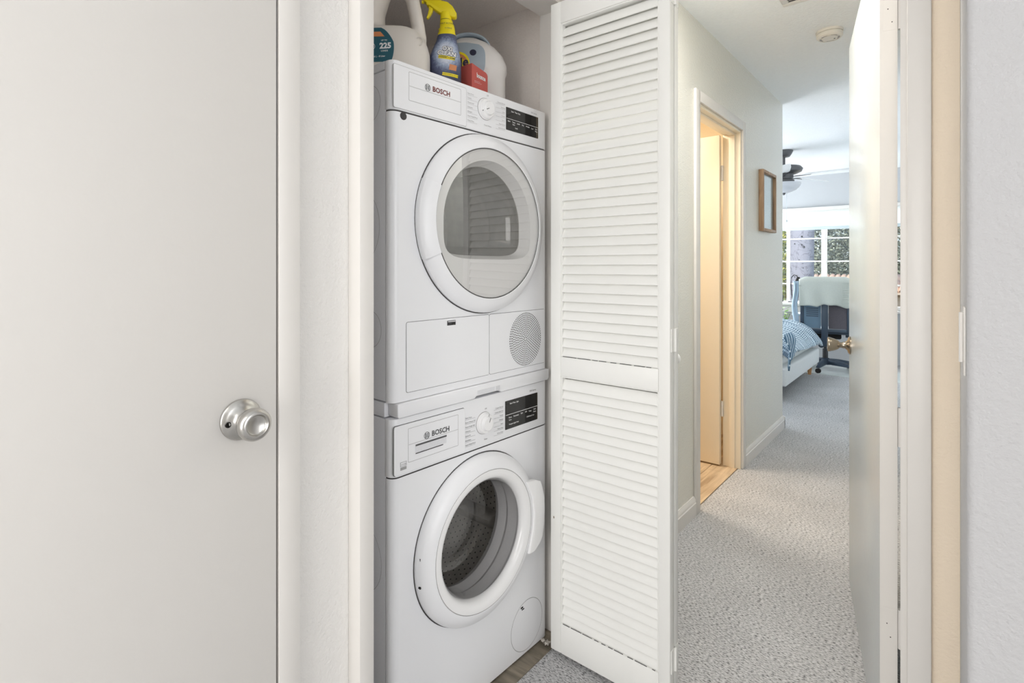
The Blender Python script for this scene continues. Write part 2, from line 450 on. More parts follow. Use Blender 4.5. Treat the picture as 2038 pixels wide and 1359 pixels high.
# left wall of the room (left door opening, closet opening)
wl = MB()
wl.box(-1.05, -.95, -2.7, -.34, 0, ZC)
wl.box(-1.05, -.95, -.34, .478, 2.05, ZC)
wl.box(-1.05, -.95, .478, .645, 0, ZC)
wl.box(-1.05, -.95, .645, 1.435, 2.045, ZC)
struct('wall_left', wl, 'wall', 'textured off-white wall between the plain door and the laundry closet', 'wall')
# closet shell
struct('wall_closet', B(-1.95, -1.05, .50, .56, 0, 2.10).box(-1.95, -1.05, 1.475, 1.56, 0, 2.10).box(-1.98, -1.93, .5, 1.56, 0, 2.10), 'closet',
       'grey textured side and back walls inside the laundry closet', 'wall')
struct('trim_1', B(-1.052, -.95, 1.435, 1.475, 0, 2.045), 'trim', 'white painted jamb on the right side of the closet opening', 'trim')
# wall across at the hallway doorway
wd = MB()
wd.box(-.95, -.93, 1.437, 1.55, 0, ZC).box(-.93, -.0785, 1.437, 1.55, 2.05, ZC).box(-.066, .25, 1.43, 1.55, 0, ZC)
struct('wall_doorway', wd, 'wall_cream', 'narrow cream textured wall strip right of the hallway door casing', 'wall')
struct('trim_2', B(-.0785, -.0665, 1.424, 1.55, 0, 2.05).box(-.0665, -.0655, 1.43, 1.44, 0, 2.05), 'trim', 'white hinge side jamb of the hallway doorway', 'trim', bev=.002)
struct('trim_3', B(-.0665, -.025, 1.412, 1.43, 0, 2.12), 'trim', 'flat white casing right of the hallway door', 'trim', bev=.003)
# near wall at the right
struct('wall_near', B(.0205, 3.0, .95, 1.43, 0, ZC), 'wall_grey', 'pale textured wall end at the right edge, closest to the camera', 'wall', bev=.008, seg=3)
struct('wall_back', B(-1.05, 3.1, -2.7, -2.6, 0, ZC), 'wall')
struct('wall_right', B(3.0, 3.1, -2.6, .95, 0, ZC), 'wall')
# hall walls
wh = MB().prism([(1.55, 0), (2.607, 0), (2.607, 2.01), (3.315, 2.01), (3.315, 0), (4.35, 0), (4.35, ZC), (1.55, ZC)], -1.05, -.95, 'x')
struct('wall_hall', wh, 'wall_hall', 'pale grey-green textured hallway wall with the small wooden frame', 'wall')
struct('wall_hall_right', B(0.02, .12, 1.55, 8.1, 0, ZC), 'wall_plain')
struct('wall_bathroom', B(-2.7, -1.05, 1.56, 1.62, 0, ZC).box(-2.7, -2.6, 1.56, 4.25, 0, ZC).box(-2.7, -1.05, 3.9, 4.25, 0, ZC), 'wall_bath')
struct('wall_bedroom_left', B(-4.3, -4.2, 4.25, 8.1, 0, ZC).box(-4.3, -1.05, 4.25, 4.35, 0, ZC), 'wall_plain')
# far wall with window opening X -2.12..-.38, Z .66..2.0
WX0, WX1, WZ0, WZ1 = -2.12, -.38, .66, 1.98
wf = MB()
wf.box(-4.3, WX0, 8.0, 8.12, 0, ZC).box(WX1, .12, 8.0, 8.12, 0, ZC).box(WX0, WX1, 8.0, 8.12, 0, WZ0).box(WX0, WX1, 8.0, 8.12, WZ1, ZC)
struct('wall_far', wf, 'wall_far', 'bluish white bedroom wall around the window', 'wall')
# baseboards with a stepped profile
def baseboard(name, x, y0, y1, label):
    prof = [(x, 0), (x + .014, 0), (x + .014, .062), (x + .011, .066), (x + .011, .078), (x + .006, .086), (x + .004, .092), (x, .092)]
    vs = [(p[0], y0, p[1]) for p in prof] + [(p[0], y1, p[1]) for p in prof]
    n = len(prof)
    mb = MB().add(vs, [tuple(range(n)), tuple(range(2 * n - 1, n - 1, -1))] + [(i, i + n, (i + 1) % n + n, (i + 1) % n) for i in range(n)])
    struct(name, mb, 'trim', label, 'baseboard')
baseboard('baseboard_hall', -.95, 3.372, 4.364, 'white baseboard below the framed picture in the hallway')
baseboard('baseboard_near', -.95, 1.55, 2.55, 'short white baseboard between bifold door and bathroom doorway')
struct('baseboard_end', B(-1.3, -.936, 4.35, 4.364, 0, .085), 'trim')
# bathroom doorway casing + jambs
bc = MB()
bc.box(-.95, -.936, 2.55, 2.607, 0, 2.065).box(-.95, -.936, 3.315, 3.372, 0, 2.065).box(-.95, -.936, 2.607, 3.315, 2.01, 2.065)
struct('trim_4', bc, 'trim', 'white casing around the warm lit bathroom doorway', 'trim', bev=.003)
bj = MB()
bj.box(-1.05, -.948, 2.607, 2.622, 0, 2.01).box(-1.05, -.948, 3.30, 3.315, 0, 2.01).box(-1.05, -.948, 2.622, 3.30, 1.995, 2.01)
bj.box(-1.012, -.978, 3.288, 3.30, 0, 1.995).box(-1.012, -.978, 2.622, 2.634, 0, 1.995).box(-1.012, -.978, 2.634, 3.288, 1.983, 1.995)
struct('trim_5', bj, 'door_warm', 'cream jamb and stop lining the bathroom doorway', 'trim', bev=.002)
# closet opening casing (left) and head
struct('trim_6', B(-.95, -.910, .6325, .667, 0, 2.12), 'trim', 'square white casing at the left side of the laundry closet', 'trim', bev=.002)
struct('trim_7', B(-1.052, -.95, .645, .655, 0, 2.045), 'trim')
struct('trim_8', B(-1.05, -.952, .655, 1.435, 2.035, 2.045), 'trim', 'white head jamb across the top of the closet opening', 'trim')
struct('trim_9', B(-1.055, -.962, .655, 1.436, -.02, .004), 'thresh', 'worn grey-brown threshold strip in front of the washer', 'threshold', bev=.002)

struct('trim_12', B(-.95, -.912, .667, 1.435, 2.05, 2.12), 'trim', 'white head casing above the laundry closet opening', 'trim', bev=.002)
struct('trim_13', B(-.93, -.0670, 1.4125, 1.4365, 2.055, 2.12), 'trim', 'white head casing above the hallway doorway', 'trim', bev=.002)
# ------------------------------------------------------------------ left door (door_1)
d1 = struct('door_1', B(-.972, -.935, -.30, .4745, .008, 2.03), 'door', 'plain flat white door filling the left side, with satin knob', 'door', bev=.002)
struct('trim_10', B(-.95, -.9335, .4785, .519, 0, 2.09).box(-1.0, -.95, .478, .482, 0, 2.05), 'trim', 'narrow white casing between the plain door and textured wall', 'trim', bev=.002)
kx, ky, kz = -.935, .4118, .9398
kb = MB().lathe([(0, 0), (.0347, 0), (.0347, .002), (.033, .0045), (.026, .007), (.018, .011), (.0135, .016), (.0135, .02), (0, .02)], axis='x', c=(0, 0, 0), seg=56)
rs = kb.build('rosette', 'nickel', d1, loc=(kx, ky, kz), ang=50)
kn = MB().lathe([(0, .016), (.0115, .016), (.0115, .026), (.0155, .030), (.0225, .036), (.0262, .042), (.0272, .049), (.0262, .055), (.0235, .059), (.0205, .0605), (.0180, .0605), (.0168, .0590), (.0158, .0560), (.0145, .0550), (0, .0545)], axis='x', seg=56)
kn.build('door_knob', 'nickel', d1, loc=(kx, ky, kz), ang=50)
MB().lathe([(0, .0065), (.0048, .0065), (.0048, .0098), (.0036, .0098), (.0034, .0085), (0, .0085)], axis='x', c=(0, -.0245, -.003), seg=20).build('screw', 'black', rs)

# ------------------------------------------------------------------ hallway door (door_2), swung open away from the camera
dl = math.hypot(-.163, .829)
d2 = MB().box(0, dl, -.035, 0, .012, 2.03).build('door_2', 'door_gloss', bev=.0015, loc=(-.125, 1.545, 0), rot=(0, 0, math.atan2(.829, -.163)))
tag(d2, 'glossy white hallway door standing open with brass-toned knob', 'door', kind='structure')
# knob on its left face (local +y)
MB().lathe([(0, 0), (.033, 0), (.033, .004), (.028, .008), (.018, .011), (.0125, .018), (.0125, .026), (0, .026)], axis='y', c=(dl - .062, 0, .91), seg=40).build('rosette', 'nickel2', d2, ang=50)
MB().lathe([(0, .022), (.0105, .022), (.0105, .034), (.017, .040), (.0225, .052), (.0265, .066), (.0270, .070), (.0255, .073), (.0235, .0735), (0, .071)], axis='y', c=(dl - .062, 0, .91), seg=40).build('door_knob', 'nickel2', d2, ang=50)
for z0 in (.298, .775, 1.762):
    h = MB().box(-.0012, .0004, -.034, -.006, z0, z0 + .092)
    h.lathe([(0, 0), (.0065, 0), (.0065, .092), (0, .092)], c=(.003, -.0415, z0), seg=12)
    h.build('hinge', 'trim', d2)
for (a, z) in ((.016, 1.813), (.024, 1.781), (.014, .352), (.021, .321)):
    MB().lathe([(0, 0), (.0013, 0), (.0013, .0015), (0, .0015)], axis='x', c=(-.0016, -a, z), seg=10).build('screw_hole', 'dark', d2)
B(-.0006, 0, -.0348, -.0002, .013, 2.029).build('hinge_edge', 'trim', d2)
# painted-over hinge on the corner of the near wall
ph = empty('painted_hinge', (.0205, .98, 0), 0, 'old hinge painted over in cream on the corner of the near wall', 'hinge')
B(-.0025, 0, -.002, .030, 1.047, 1.143).build('hinge_leaf', 'trim', ph, bev=.001)
MB().lathe([(0, 0), (.0035, 0), (.0035, .072), (0, .072)], c=(-.004, .034, 1.062), seg=12).build('hinge_pin', 'trim', ph)

# ------------------------------------------------------------------ bathroom door (door_3)
d3 = struct('door_3', B(-1.80, -1.058, 3.262, 3.297, .012, 1.99), 'door_warm', 'cream bathroom door standing open in warm light', 'door', bev=.002)
for z0 in (.30, 1.72):
    h = B(-1.062, -1.046, 3.288, 3.2995, z0, z0 + .09)
    h.lathe([(0, 0), (.006, 0), (.006, .09), (0, .09)], c=(-1.05, 3.286, z0), seg=12)
    h.build('hinge', 'trim', d3)

# ------------------------------------------------------------------ bifold louvered door
bf = empty('bifold_door', (-.955, 1.359, 0), 0, 'white louvered bifold door folded open beside the stacked laundry machines', 'door')
LW, LT = .386, .026
def leaf_mb():
    m = MB()
    return m
def make_leaf(y0, xo):
    fr = MB()
    Z0, Z1 = .015, 2.014
    fr.box(0, .037, 0, LT, Z0, Z1)
    fr.box(LW - .033, LW, 0, LT, Z0, Z1)
    fr.box(.037, LW - .033, 0, LT, Z0, .1075)
    fr.box(.037, LW - .033, 0, LT, .8645, .925)
    fr.box(.037, LW - .033, 0, LT, 1.947, Z1)
    leaf = fr.build('door_leaf', 'shut', bf, bev=.0022)
    leaf.location = (xo, y0, 0)
    return leaf
leaf1 = make_leaf(0, 0)
# thin inner moulding around both louver fields
for z0, z1 in ((.1075, .8645), (.925, 1.947)):
    mo = MB()
    mo.box(.037, .041, .003, LT - .003, z0, z1).box(LW - .037, LW - .033, .003, LT - .003, z0, z1)
    mo.box(.041, LW - .037, .003, LT - .003, z1 - .004, z1)
    mo.build('louver_moulding', 'shut', leaf1, bev=.0012, seg=1)
# slat section: front (camera) edge low, back edge high
def slat_mesh():
    m = MB()
    L, T = .0345, .0058
    a = math.radians(64)
    cy, sz = math.cos(a), math.sin(a)
    pts = []
    for i in range(4):
        b = PI * .5 + PI * i / 3
        pts.append((-L / 2 + T / 2 + T / 2 * math.cos(b), T / 2 * math.sin(b)))
    for i in range(4):
        b = -PI * .5 + PI * i / 3
        pts.append((L / 2 - T / 2 + T / 2 * math.cos(b), T / 2 * math.sin(b)))
    sec = [(u * cy - w * sz, u * sz + w * cy) for u, w in pts]
    vs = [(.0405, p[0], p[1]) for p in sec] + [(LW - .0365, p[0], p[1]) for p in sec]
    n = len(sec)
    m.add(vs, [tuple(range(n)), tuple(range(2 * n - 1, n - 1, -1))] + [(i, i + n, (i + 1) % n + n, (i + 1) % n) for i in range(n)])
    return m
s0 = slat_mesh().build('slat', 'shut', leaf1, ang=50)
n_up, n_lo = 36, 27
zs = [.925 + .016 + (1.947 - .925 - .024) * (i + .0) / (n_up - .35) for i in range(n_up)] + [.1075 + .016 + (.8645 - .1075 - .024) * i / (n_lo - .35) for i in range(n_lo)]
for i, z in enumerate(zs):
    o = s0 if i == 0 else s0.copy()
    if i:
        COL.objects.link(o)
    o.location = (0, LT / 2, z)
leaf2 = leaf1.copy(); COL.objects.link(leaf2)
for ch in list(leaf1.children):
    c = ch.copy(); COL.objects.link(c); c.parent = leaf2
leaf2.location = (.0, LT + .004, 0)
for z0, k in ((1.905, 0), (.972, 1), (.115, 2)):
    h = MB().box(LW - .0005, LW + .002, .006, LT + .026, z0, z0 + .062)
    h.lathe([(0, 0), (.0042, 0), (.0042, .062), (0, .062)], c=(LW + .003, LT + .002, z0), seg=12)
    h.build('hinge', 'shut', bf, bev=.0006, seg=1)
MB().lathe([(0, 0), (.007, 0), (.007, .008), (.0155, .015), (.0165, .021), (.013, .027), (0, .029)], axis='y', c=(LW - .018, 2 * LT + .004, .945), seg=28).build('knob', 'shut', bf, ang=50)
# dark hairline breaks in the paint under the lowest slat of each field
for z0 in (.1078, .9254):
    x = .045
    while x < LW - .05:
        w = random.uniform(.012, .050)
        B(x, min(x + w, LW - .042), -.0003, .0006, z0, z0 + .0016).build('paint_crack', 'seam', bf, smooth=False)
        x += w + random.uniform(.003, .016)
# a chip in the paint on the free stile
MB().lathe([(0, -.0004), (.004, -.0004), (.004, 0), (0, 0)], axis='y', c=(.012, 0, .425), seg=7, sx=.6).build('paint_chip', 'thresh', bf)

# ------------------------------------------------------------------ machines
MR = math.radians(90 - 1.78)
MW = .612
def hole_face(mb, x0, x1, z0, z1, cx, cz, r, y, n=72):
    ang = sorted(set([2 * PI * i / n for i in range(n)] + [math.atan2(z - cz, x - cx) % (2 * PI) for x in (x0, x1) for z in (z0, z1)]))
    inn, out = [], []
    for a in ang:
        c, s = math.cos(a), math.sin(a)
        t = min(((x1 - cx) / c if c > 1e-9 else 1e9), ((x0 - cx) / c if c < -1e-9 else 1e9), ((z1 - cz) / s if s > 1e-9 else 1e9), ((z0 - cz) / s if s < -1e-9 else 1e9))
        inn.append((cx + r * c, y, cz + r * s)); out.append((cx + t * c, y, cz + t * s))
    k = len(ang)
    mb.add(inn + out, [(i, (i + 1) % k, k + (i + 1) % k, k + i) for i in range(k)])
def front_shell(z0, z1, hole, R=.02, D=.024):
    """sheet front with rounded vertical edges and a round hole"""
    mb = MB()
    hole_face(mb, R, MW - R, z0, z1, *hole, 0.0)
    for sgn in (0, 1):
        pl = []
        for i in range(7):
            a = PI / 2 * i / 6
            x = R - R * math.sin(a); y = R - R * math.cos(a)
            pl.append((x if sgn == 0 else MW - x, y))
        pl.append((pl[-1][0], D))
        vs = [(x, y, z) for z in (z0, z1) for x, y in pl]
        k = len(pl)
        mb.add(vs, [(i, i + 1, k + i + 1, k + i) for i in range(k - 1)])
    return mb
def plan(R=.02, D=.03, y0=0.0, inset=0.0):
    p = []
    for i in range(7):
        a = PI / 2 * i / 6
        p.append((inset + R - R * math.cos(a), y0 + R - R * math.sin(a)))
    q = [(MW - x, y) for x, y in reversed(p)]
    return [(inset, D)] + p + q + [(MW - inset, D)]
def plate(parent, name, x0, z0, x1, z1, r, y, th, m, seam=None, sw=.0012, bev=.0006):
    """panel laid on a face (outward is -y) with an optional visible seam around it"""
    if seam:
        MB().prism(rrect(x0 - sw, z0 - sw, x1 + sw, z1 + sw, r + sw), y - .00025, y + .0005).build('seam', seam, parent)
    return MB().prism(rrect(x0, z0, x1, z1, r), y - th, y + .0005).build(name, m, parent, bev=bev, seg=1)
def cabinet(z0, z1, top):
    c = MB()
    c.box(0, .004, .026, .60, z0, z1).box(MW - .004, MW, .026, .60, z0, z1).box(.004, MW - .004, .596, .60, z0, z1)
    c.box(.004, MW - .004, .026, .596, z0, z0 + .004)
    if top: c.box(.004, MW - .004, .026, .596, z1 - .004, z1)
    return c
def fp(y=-.0012):
    return lambda ox, oz, y=y: (lambda x, z: (ox + x, y, oz + z))
PL = fp()
def bosch_badge(par, x, z, size, y, col):
    b = MB()
    R = size * .62
    b.lathe([(R, 0), (R * .88, 0), (R * .88, .0004), (R, .0004), (R, 0)], axis='y', c=(x, y, z), seg=28)
    b.lathe([(R * .52, 0), (R * .40, 0), (R * .40, .0004), (R * .52, .0004), (R * .52, 0)], axis='y', c=(x, y, z), seg=20, a0=PI * .2, a1=PI * .8)
    b.lathe([(R * .52, 0), (R * .40, 0), (R * .40, .0004), (R * .52, .0004), (R * .52, 0)], axis='y', c=(x, y, z), seg=20, a0=PI * 1.2, a1=PI * 1.8)
    b.box(x - R * .55, x - R * .40, y, y + .0004, z - R * .7, z + R * .7).box(x + R * .40, x + R * .55, y, y + .0004, z - R * .7, z + R * .7)
    b.box(x - R * .4, x + R * .4, y, y + .0004, z - R * .07, z + R * .07)
    b.build('logo_emblem', 'ink', par)
    MB().text('BOSCH', size * 1.28, lambda a, c: (x + R * 1.75 + a, y, z + c), bold=size * .03, align='LEFT').build('logo_lettering', col, par, smooth=False, fix=False)
def program_print(par, cx, cz, left, right, top, bot, y, ink):
    t = MB()
    n = len(left)
    for i, s in enumerate(left):
        z = cz + .0305 - i * .0123
        t.text(s, .0052, lambda a, c, z=z: (cx - .080 + a, y, z + c), align='LEFT')
        t.box(cx - .080, cx - .042, y, y + .0002, z - .0043, z - .0040)
    for i, s in enumerate(right):
        z = cz + .034 - i * .0123
        t.text(s, .0052, lambda a, c, z=z: (cx + .074 + a, y, z + c), align='RIGHT')
        t.box(cx + .034, cx + .074, y, y + .0002, z - .0043, z - .0040)
    t.text(top, .0056, lambda a, c: (cx + a, y, cz + .042 + c))
    t.text(bot, .0056, lambda a, c: (cx + a, y, cz - .044 + c))
    t.build('program_lettering', ink, par, smooth=False, fix=False, kind='stuff')
def selector(par, cx, cz, y, notch):
    k = MB().lathe([(.0305, .0), (.0305, -.0012), (.0285, -.0020), (.0275, -.0090), (.0262, -.0108), (.0205, -.0114), (.0196, -.0126), (.0188, -.0185), (.0175, -.0200), (0, -.0200)], axis='y', c=(cx, y, cz), seg=48)
    kk = k.build('selector_knob', 'app_gloss', par, ang=40)
    MB().lathe([(.0313, -.0003), (.0303, -.0003), (.0303, 0), (.0313, 0), (.0313, -.0003)], axis='y', c=(cx, y, cz), seg=48).build('knob_ring', 'seam', kk)
    a = math.radians(notch)
    p = MB()
    p.add([(cx + r * math.cos(a) + w * -math.sin(a), y - .0205, cz + r * math.sin(a) + w * math.cos(a)) for r, w in ((.005, -.0008), (.0172, -.0008), (.0172, .0008), (.005, .0008))], [(0, 1, 2, 3)])
    p.add([(cx + r * math.cos(a) + w * -math.sin(a), y - .0116, cz + r * math.sin(a) + w * math.cos(a)) for r, w in ((.020, -.0008), (.0262, -.0008), (.0262, .0008), (.020, .0008))], [(0, 1, 2, 3)])
    p.build('pointer', 'black', kk, smooth=False, fix=False)
    return kk
def display(par, x0, z0, x1, z1, y, rows):
    d = plate(par, 'display', x0, z0, x1, z1, .002, y, .0012, 'black')
    t = MB()
    yy = y - .0016
    w, h = x1 - x0, z1 - z0
    t.box(x0 + .002, x1 - .002, yy, yy + .0002, z0 + h * .50, z0 + h * .515)
    for s, fx, fz, sz in rows:
        t.text(s, sz, lambda a, c, fx=fx, fz=fz: (x0 + w * fx + a, yy, z0 + h * fz + c), bold=.0001)
    t.build('display_lettering', 'ink_w', d, smooth=False, fix=False, kind='stuff')
    return d

# ---------------- washer
ws = empty('washing_machine', (-1.025, .802, 0), MR, 'white front-load washer at the bottom of the closet, round glass door', 'washing machine')
cabinet(.012, .832, True).build('cabinet', 'app_side', ws, bev=.0015)
front_shell(.008, .690, (.294, .4485, .176)).build('front_panel', 'app', ws)
for x in (.05, MW - .05):
    for y in (.06, .55):
        MB().lathe([(0, 0), (.02, 0), (.02, .008), (.012, .012), (0, .012)], c=(x, y, 0), seg=20).build('foot', 'dark', ws)
# control fascia
MB().prism(plan(), .6925, .833, 'z').build('control_panel', 'app', ws, bev=.002)
MB().prism(plan(inset=.002, y0=.002), .689, .694, 'z').build('seam', 'seam', ws)
dr = plate(ws, 'detergent_drawer', .0045, .698, .238, .8165, .006, 0, .0035, 'app', 'seam', .0013)
plate(dr, 'drawer_inset', .046, .722, .212, .804, .002, -.0034, .0006, 'app', 'seam_l', .0007)
B(.047, .211, -.0044, -.0039, .7645, .7652).build('groove', 'seam_l', dr)
# handle recess laid on flat, its shade painted as dark strips
hr = MB()
X0, X1, Za, Zb = .066, .184, .7365, .7605
rc = [(X0, -.0043, Za), (X1, -.0043, Za), (X1, -.0043, Zb), (X0, -.0043, Zb)]
hr.add(rc + [(X0 + .003, -.0041, Za + .002), (X1 - .016, -.0041, Za + .006), (X1 - .016, -.0041, Zb - .003), (X0 + .003, -.0041, Zb - .003)], [(0, 1, 5, 4), (1, 2, 6, 5), (2, 3, 7, 6), (3, 0, 4, 7)])
hr.build('handle_rim', 'app', dr, smooth=False)
B(X0 + .002, X1 - .015, -.0047, -.0042, Za + .0035, Zb - .002).build('handle_recess', 'app_side', dr)
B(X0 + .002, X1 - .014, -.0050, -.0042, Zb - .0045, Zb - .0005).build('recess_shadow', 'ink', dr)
B(X0 + .002, X1 - .026, -.0050, -.0042, Za + .0005, Za + .0025).build('recess_base_shadow', 'seam', dr)
bosch_badge(dr, .104, .7745, .0145, -.0047, 'ink')
es = MB().box(.022, .040, -.0042, -.0038, .7085, .7155)
for q in ((.022, .0405, .727, .7278), (.022, .0405, .7175, .7183), (.022, .0228, .7175, .7278), (.0397, .0405, .7175, .7278)):
    es.box(q[0], q[1], -.0042, -.0038, q[2], q[3])
es.text('energy', .006, lambda a, c: (.0312 + a, -.0043, .7225 + c), shear=.3)
es.build('efficiency_mark', 'ink_l', dr, smooth=False, fix=False, kind='stuff')
# fascia vertical line right of the drawer
selector(ws, .315, .7585, 0, 66)
program_print(ws, .322, .7555, ['Perm Press', 'Perm P Heavy Soil', 'Perm P Light Soil', 'Delicates', 'Quick 30', 'Rinse/Spin', 'Hand Wash/Wool'], ['Cotton Normal', 'Cotton Light Soil', 'Towels', 'Allergen', 'Jeans', 'Heavy Duty', 'Drum Clean'], 'Off', 'Drain', -.0008, 'ink')
display(ws, .405, .717, .5585, .802, 0, [('Start Time  Spin', .26, .88, .0062), ('Rinse', .14, .40, .0062), ('Extra', .14, .31, .0055), ('Reminder', .32, .40, .0062), ('Spin', .49, .42, .0062), ('Soil', .62, .42, .0062), ('Temp', .75, .40, .0058), ('Start', .90, .42, .0062), ('Pause', .90, .33, .0055), ('Program Light 3 sec', .25, .16, .0056), ('Child Lock 3 sec', .76, .22, .0056)])
MB().text('500 Series', .0075, lambda a, c: (.535 + a, -.0008, .8125 + c)).build('series_lettering', 'ink', ws, smooth=False, fix=False)
# door
C = (.294, 0, .4485)
MB().lathe([(.2308, -.0006), (.2270, -.0006)], axis='y', c=C, seg=96).build('door_gap', 'seam', ws, fix=False)
ring = MB().lathe([(.176, .004), (.2275, .004), (.2280, -.004), (.2278, -.010), (.2255, -.017), (.2200, -.0235), (.2100, -.0300), (.1990, -.0345), (.1910, -.0362), (.1892, -.0362)], axis='y', c=C, seg=96)
wdoor = ring.build('door', 'app', ws, ang=40)
MB().lathe([(.1892, -.0358), (.1880, -.0358), (.1870, -.0370), (.1780, -.0368), (.1690, -.0345), (.1625, -.0290), (.1585, -.0210), (.1570, -.0120)], axis='y', c=C, seg=96).build('inner_ring', 'app_gloss', wdoor, ang=40)
MB().lathe([(.1895, -.0362), (.1876, -.0362)], axis='y', c=C, seg=96).build('seam', 'seam_l', wdoor, fix=False)
MB().lathe([(.1572, -.016), (.1540, -.016), (.1510, -.006), (.1470, .030), (.1420, .075), (.1300, .100), (.0980, .112), (0, .116)], axis='y', c=C, seg=72).build('glass_bowl', 'glass_b', wdoor)
hg = MB()
outer = [(.4600, .5560), (.5040, .5500), (.5250, .5420), (.5330, .5300), (.5460, .4920), (.5490, .4500), (.5460, .4050), (.5380, .3680), (.5280, .3540), (.4980, .3340), (.4700, .3360), (.4900, .4000), (.4960, .4500), (.4880, .5050)]
inner = []
hg.prism(outer + inner, -.0395, -.018).build('door_handle', 'app_gloss', wdoor, bev=.004, seg=3)
for z in (.4085, .4775):
    B(.0705, .0755, -.0185, -.006, z - .003, z + .003).build('hinge_slot', 'dark', wdoor)
# inside: gasket and drum
MB().lathe([(.177, .0), (.170, .004), (.165, .020), (.163, .035), (.169, .045), (.163, .055), (.158, .070), (.164, .085), (.182, .092), (.2, .095)], axis='y', c=C, seg=72).build('door_gasket', 'gasket', ws)
MB().lathe([(.2, .096), (.232, .10), (.236, .14), (.236, .42), (.225, .44), (.17, .446), (.12, .430), (.07, .445), (0, .45)], axis='y', c=C, seg=72).build('drum', 'drum', ws)
hp = MB()
def dot5(c3, ux, uy, r):
    hp.add([tuple(c3[j] + r * (math.cos(b) * ux[j] + math.sin(b) * uy[j]) for j in range(3)) for b in [2 * PI * q / 5 for q in range(5)]], [(0, 1, 2, 3, 4)])
for k in range(17):
    for i in range(76):
        a = 2 * PI * (i + .5 * (k % 2)) / 76
        c, s = math.cos(a), math.sin(a)
        dot5((C[0] + .2352 * c, .14 + .0165 * k, C[2] + .2352 * s), (-s, 0, c), (0, 1, 0), .0028)
for k in range(8):
    n = 16 + 9 * k
    for i in range(n):
        a = 2 * PI * i / n; r = .06 + .021 * k
        dot5((C[0] + r * math.cos(a), .422, C[2] + r * math.sin(a)), (1, 0, 0), (0, 0, 1), .0028)
hp.build('drum_perforations', 'dark', ws, kind='stuff', smooth=False, fix=False)
for k in range(3):
    a = math.radians(100 + 120 * k)
    pd = MB().loft([[(C[0] + (r * math.cos(a) - w * math.sin(a)), y, C[2] + (r * math.sin(a) + w * math.cos(a))) for r, w in ((.235, -.028), (.205, -.016), (.19, 0), (.205, .016), (.235, .028))] for y in (.13, .40)])
    pd.build('drum_paddle', 'drum', ws, bev=.003)
# drain flap
dc = (.507, 0, .092)
MB().lathe([(.0762, -.0004), (.0748, -.0004)], axis='y', c=dc, seg=64).build('seam', 'seam_l', ws, fix=False)
df = MB().lathe([(.0748, .0004), (.0745, -.0008), (0, -.0008)], axis='y', c=dc, seg=64).build('drain_flap', 'app', ws)
B(.476, .487, -.0014, -.0007, .153, .1575).build('flap_slot', 'dark', df)
B(.481, .492, -.0014, -.0007, .147, .1505).build('flap_slot', 'dark', df)
# pressed circles on the side sheet
def side_press(par, z, r, y=.13):
    MB().lathe([(r + .0011, -.0004), (r, -.0004)], axis='x', c=(0, y, z), seg=56).build('seam', 'seam_l', par, fix=False)
    MB().lathe([(r, .0), (r - .004, -.0012), (0, -.0012)], axis='x', c=(0, y, z), seg=56).build('pressed_circle', 'app_side', par)
side_press(ws, .47, .088)

# ---------------- stacking kit with pull-out tray
kt = empty('stacking_kit', (-1.025, .802, .8345), MR, 'white pull-out tray strip sandwiched between dryer and washer', 'stacking kit')
MB().box(0, MW, .030, .59, 0.0005, .036).build('side_rails', 'app_side', kt, bev=.002)
# tray front with a finger notch
zt0, zt1 = .002, .0365
tf = [(.010, zt1), (.010, zt0 + .006), (.014, zt0), (.268, zt0), (.276, zt0 + .006), (.372, zt0 + .006), (.380, zt0), (MW - .012, zt0), (MW - .005, zt0 + .006), (MW - .005, zt1)]
MB().prism(tf, -.010, .028).build('tray_front', 'app', kt, bev=.0025, seg=3)
B(.279, .372, -.0106, -.0085, zt0 + .0075, zt0 + .021).build('finger_notch', 'app_side', kt, bev=.003)
B(.349, .353, -.0112, -.0095, zt0 + .008, zt0 + .0205).build('notch_rib', 'app', kt)

# ---------------- dryer
DZ = .872
dy = empty('tumble_dryer', (-1.025, .802, DZ), MR, 'white tumble dryer stacked on top of the washer, bottles standing on it', 'dryer')
def dz(z): return z - DZ
cabinet(.002, dz(1.676), False).build('cabinet', 'app_side', dy, bev=.0015)
MB().prism([(0, .60), (0, .03), (MW, .03), (MW, .60)], dz(1.6775), dz(1.70), 'z').build('worktop', 'app_side', dy, bev=.004, seg=3)
front_shell(0.0, dz(1.5745), (.320, dz(1.321), .2)).build('front_panel', 'app', dy)
MB().prism(plan(), dz(1.5785), dz(1.6985), 'z').build('control_panel', 'app', dy, bev=.003, seg=3)
MB().prism(plan(inset=.002, y0=.002), dz(1.572), dz(1.580), 'z').build('seam', 'seam', dy)
ct = plate(dy, 'water_container', .0045, dz(1.583), .2455, dz(1.687), .004, 0, .0012, 'app', 'seam_l', .0009)
plate(ct, 'container_inset', .050, dz(1.609), .224, dz(1.6785), .002, -.0011, .0006, 'app', 'seam_l', .0007)
B(.051, .223, -.0021, -.0016, dz(1.6435), dz(1.6442)).build('groove', 'seam_l', ct)
bosch_badge(ct, .1085, dz(1.6545), .0145, -.0024, 'ink_red')
selector(dy, .321, dz(1.6475), 0, 205)
program_print(dy, .330, dz(1.6455), ['Perm Press', 'Towels', 'Mixed Load', 'Delicates', 'Allergen', 'Hand Wash/Wool', 'Heavy Duty'], ['Cotton Normal', 'Bedding', 'Jeans', 'Towels', 'Sports', 'Super Quick', 'Quick Dry 40'], 'Off', 'Timed Warm', -.0008, 'ink_l')
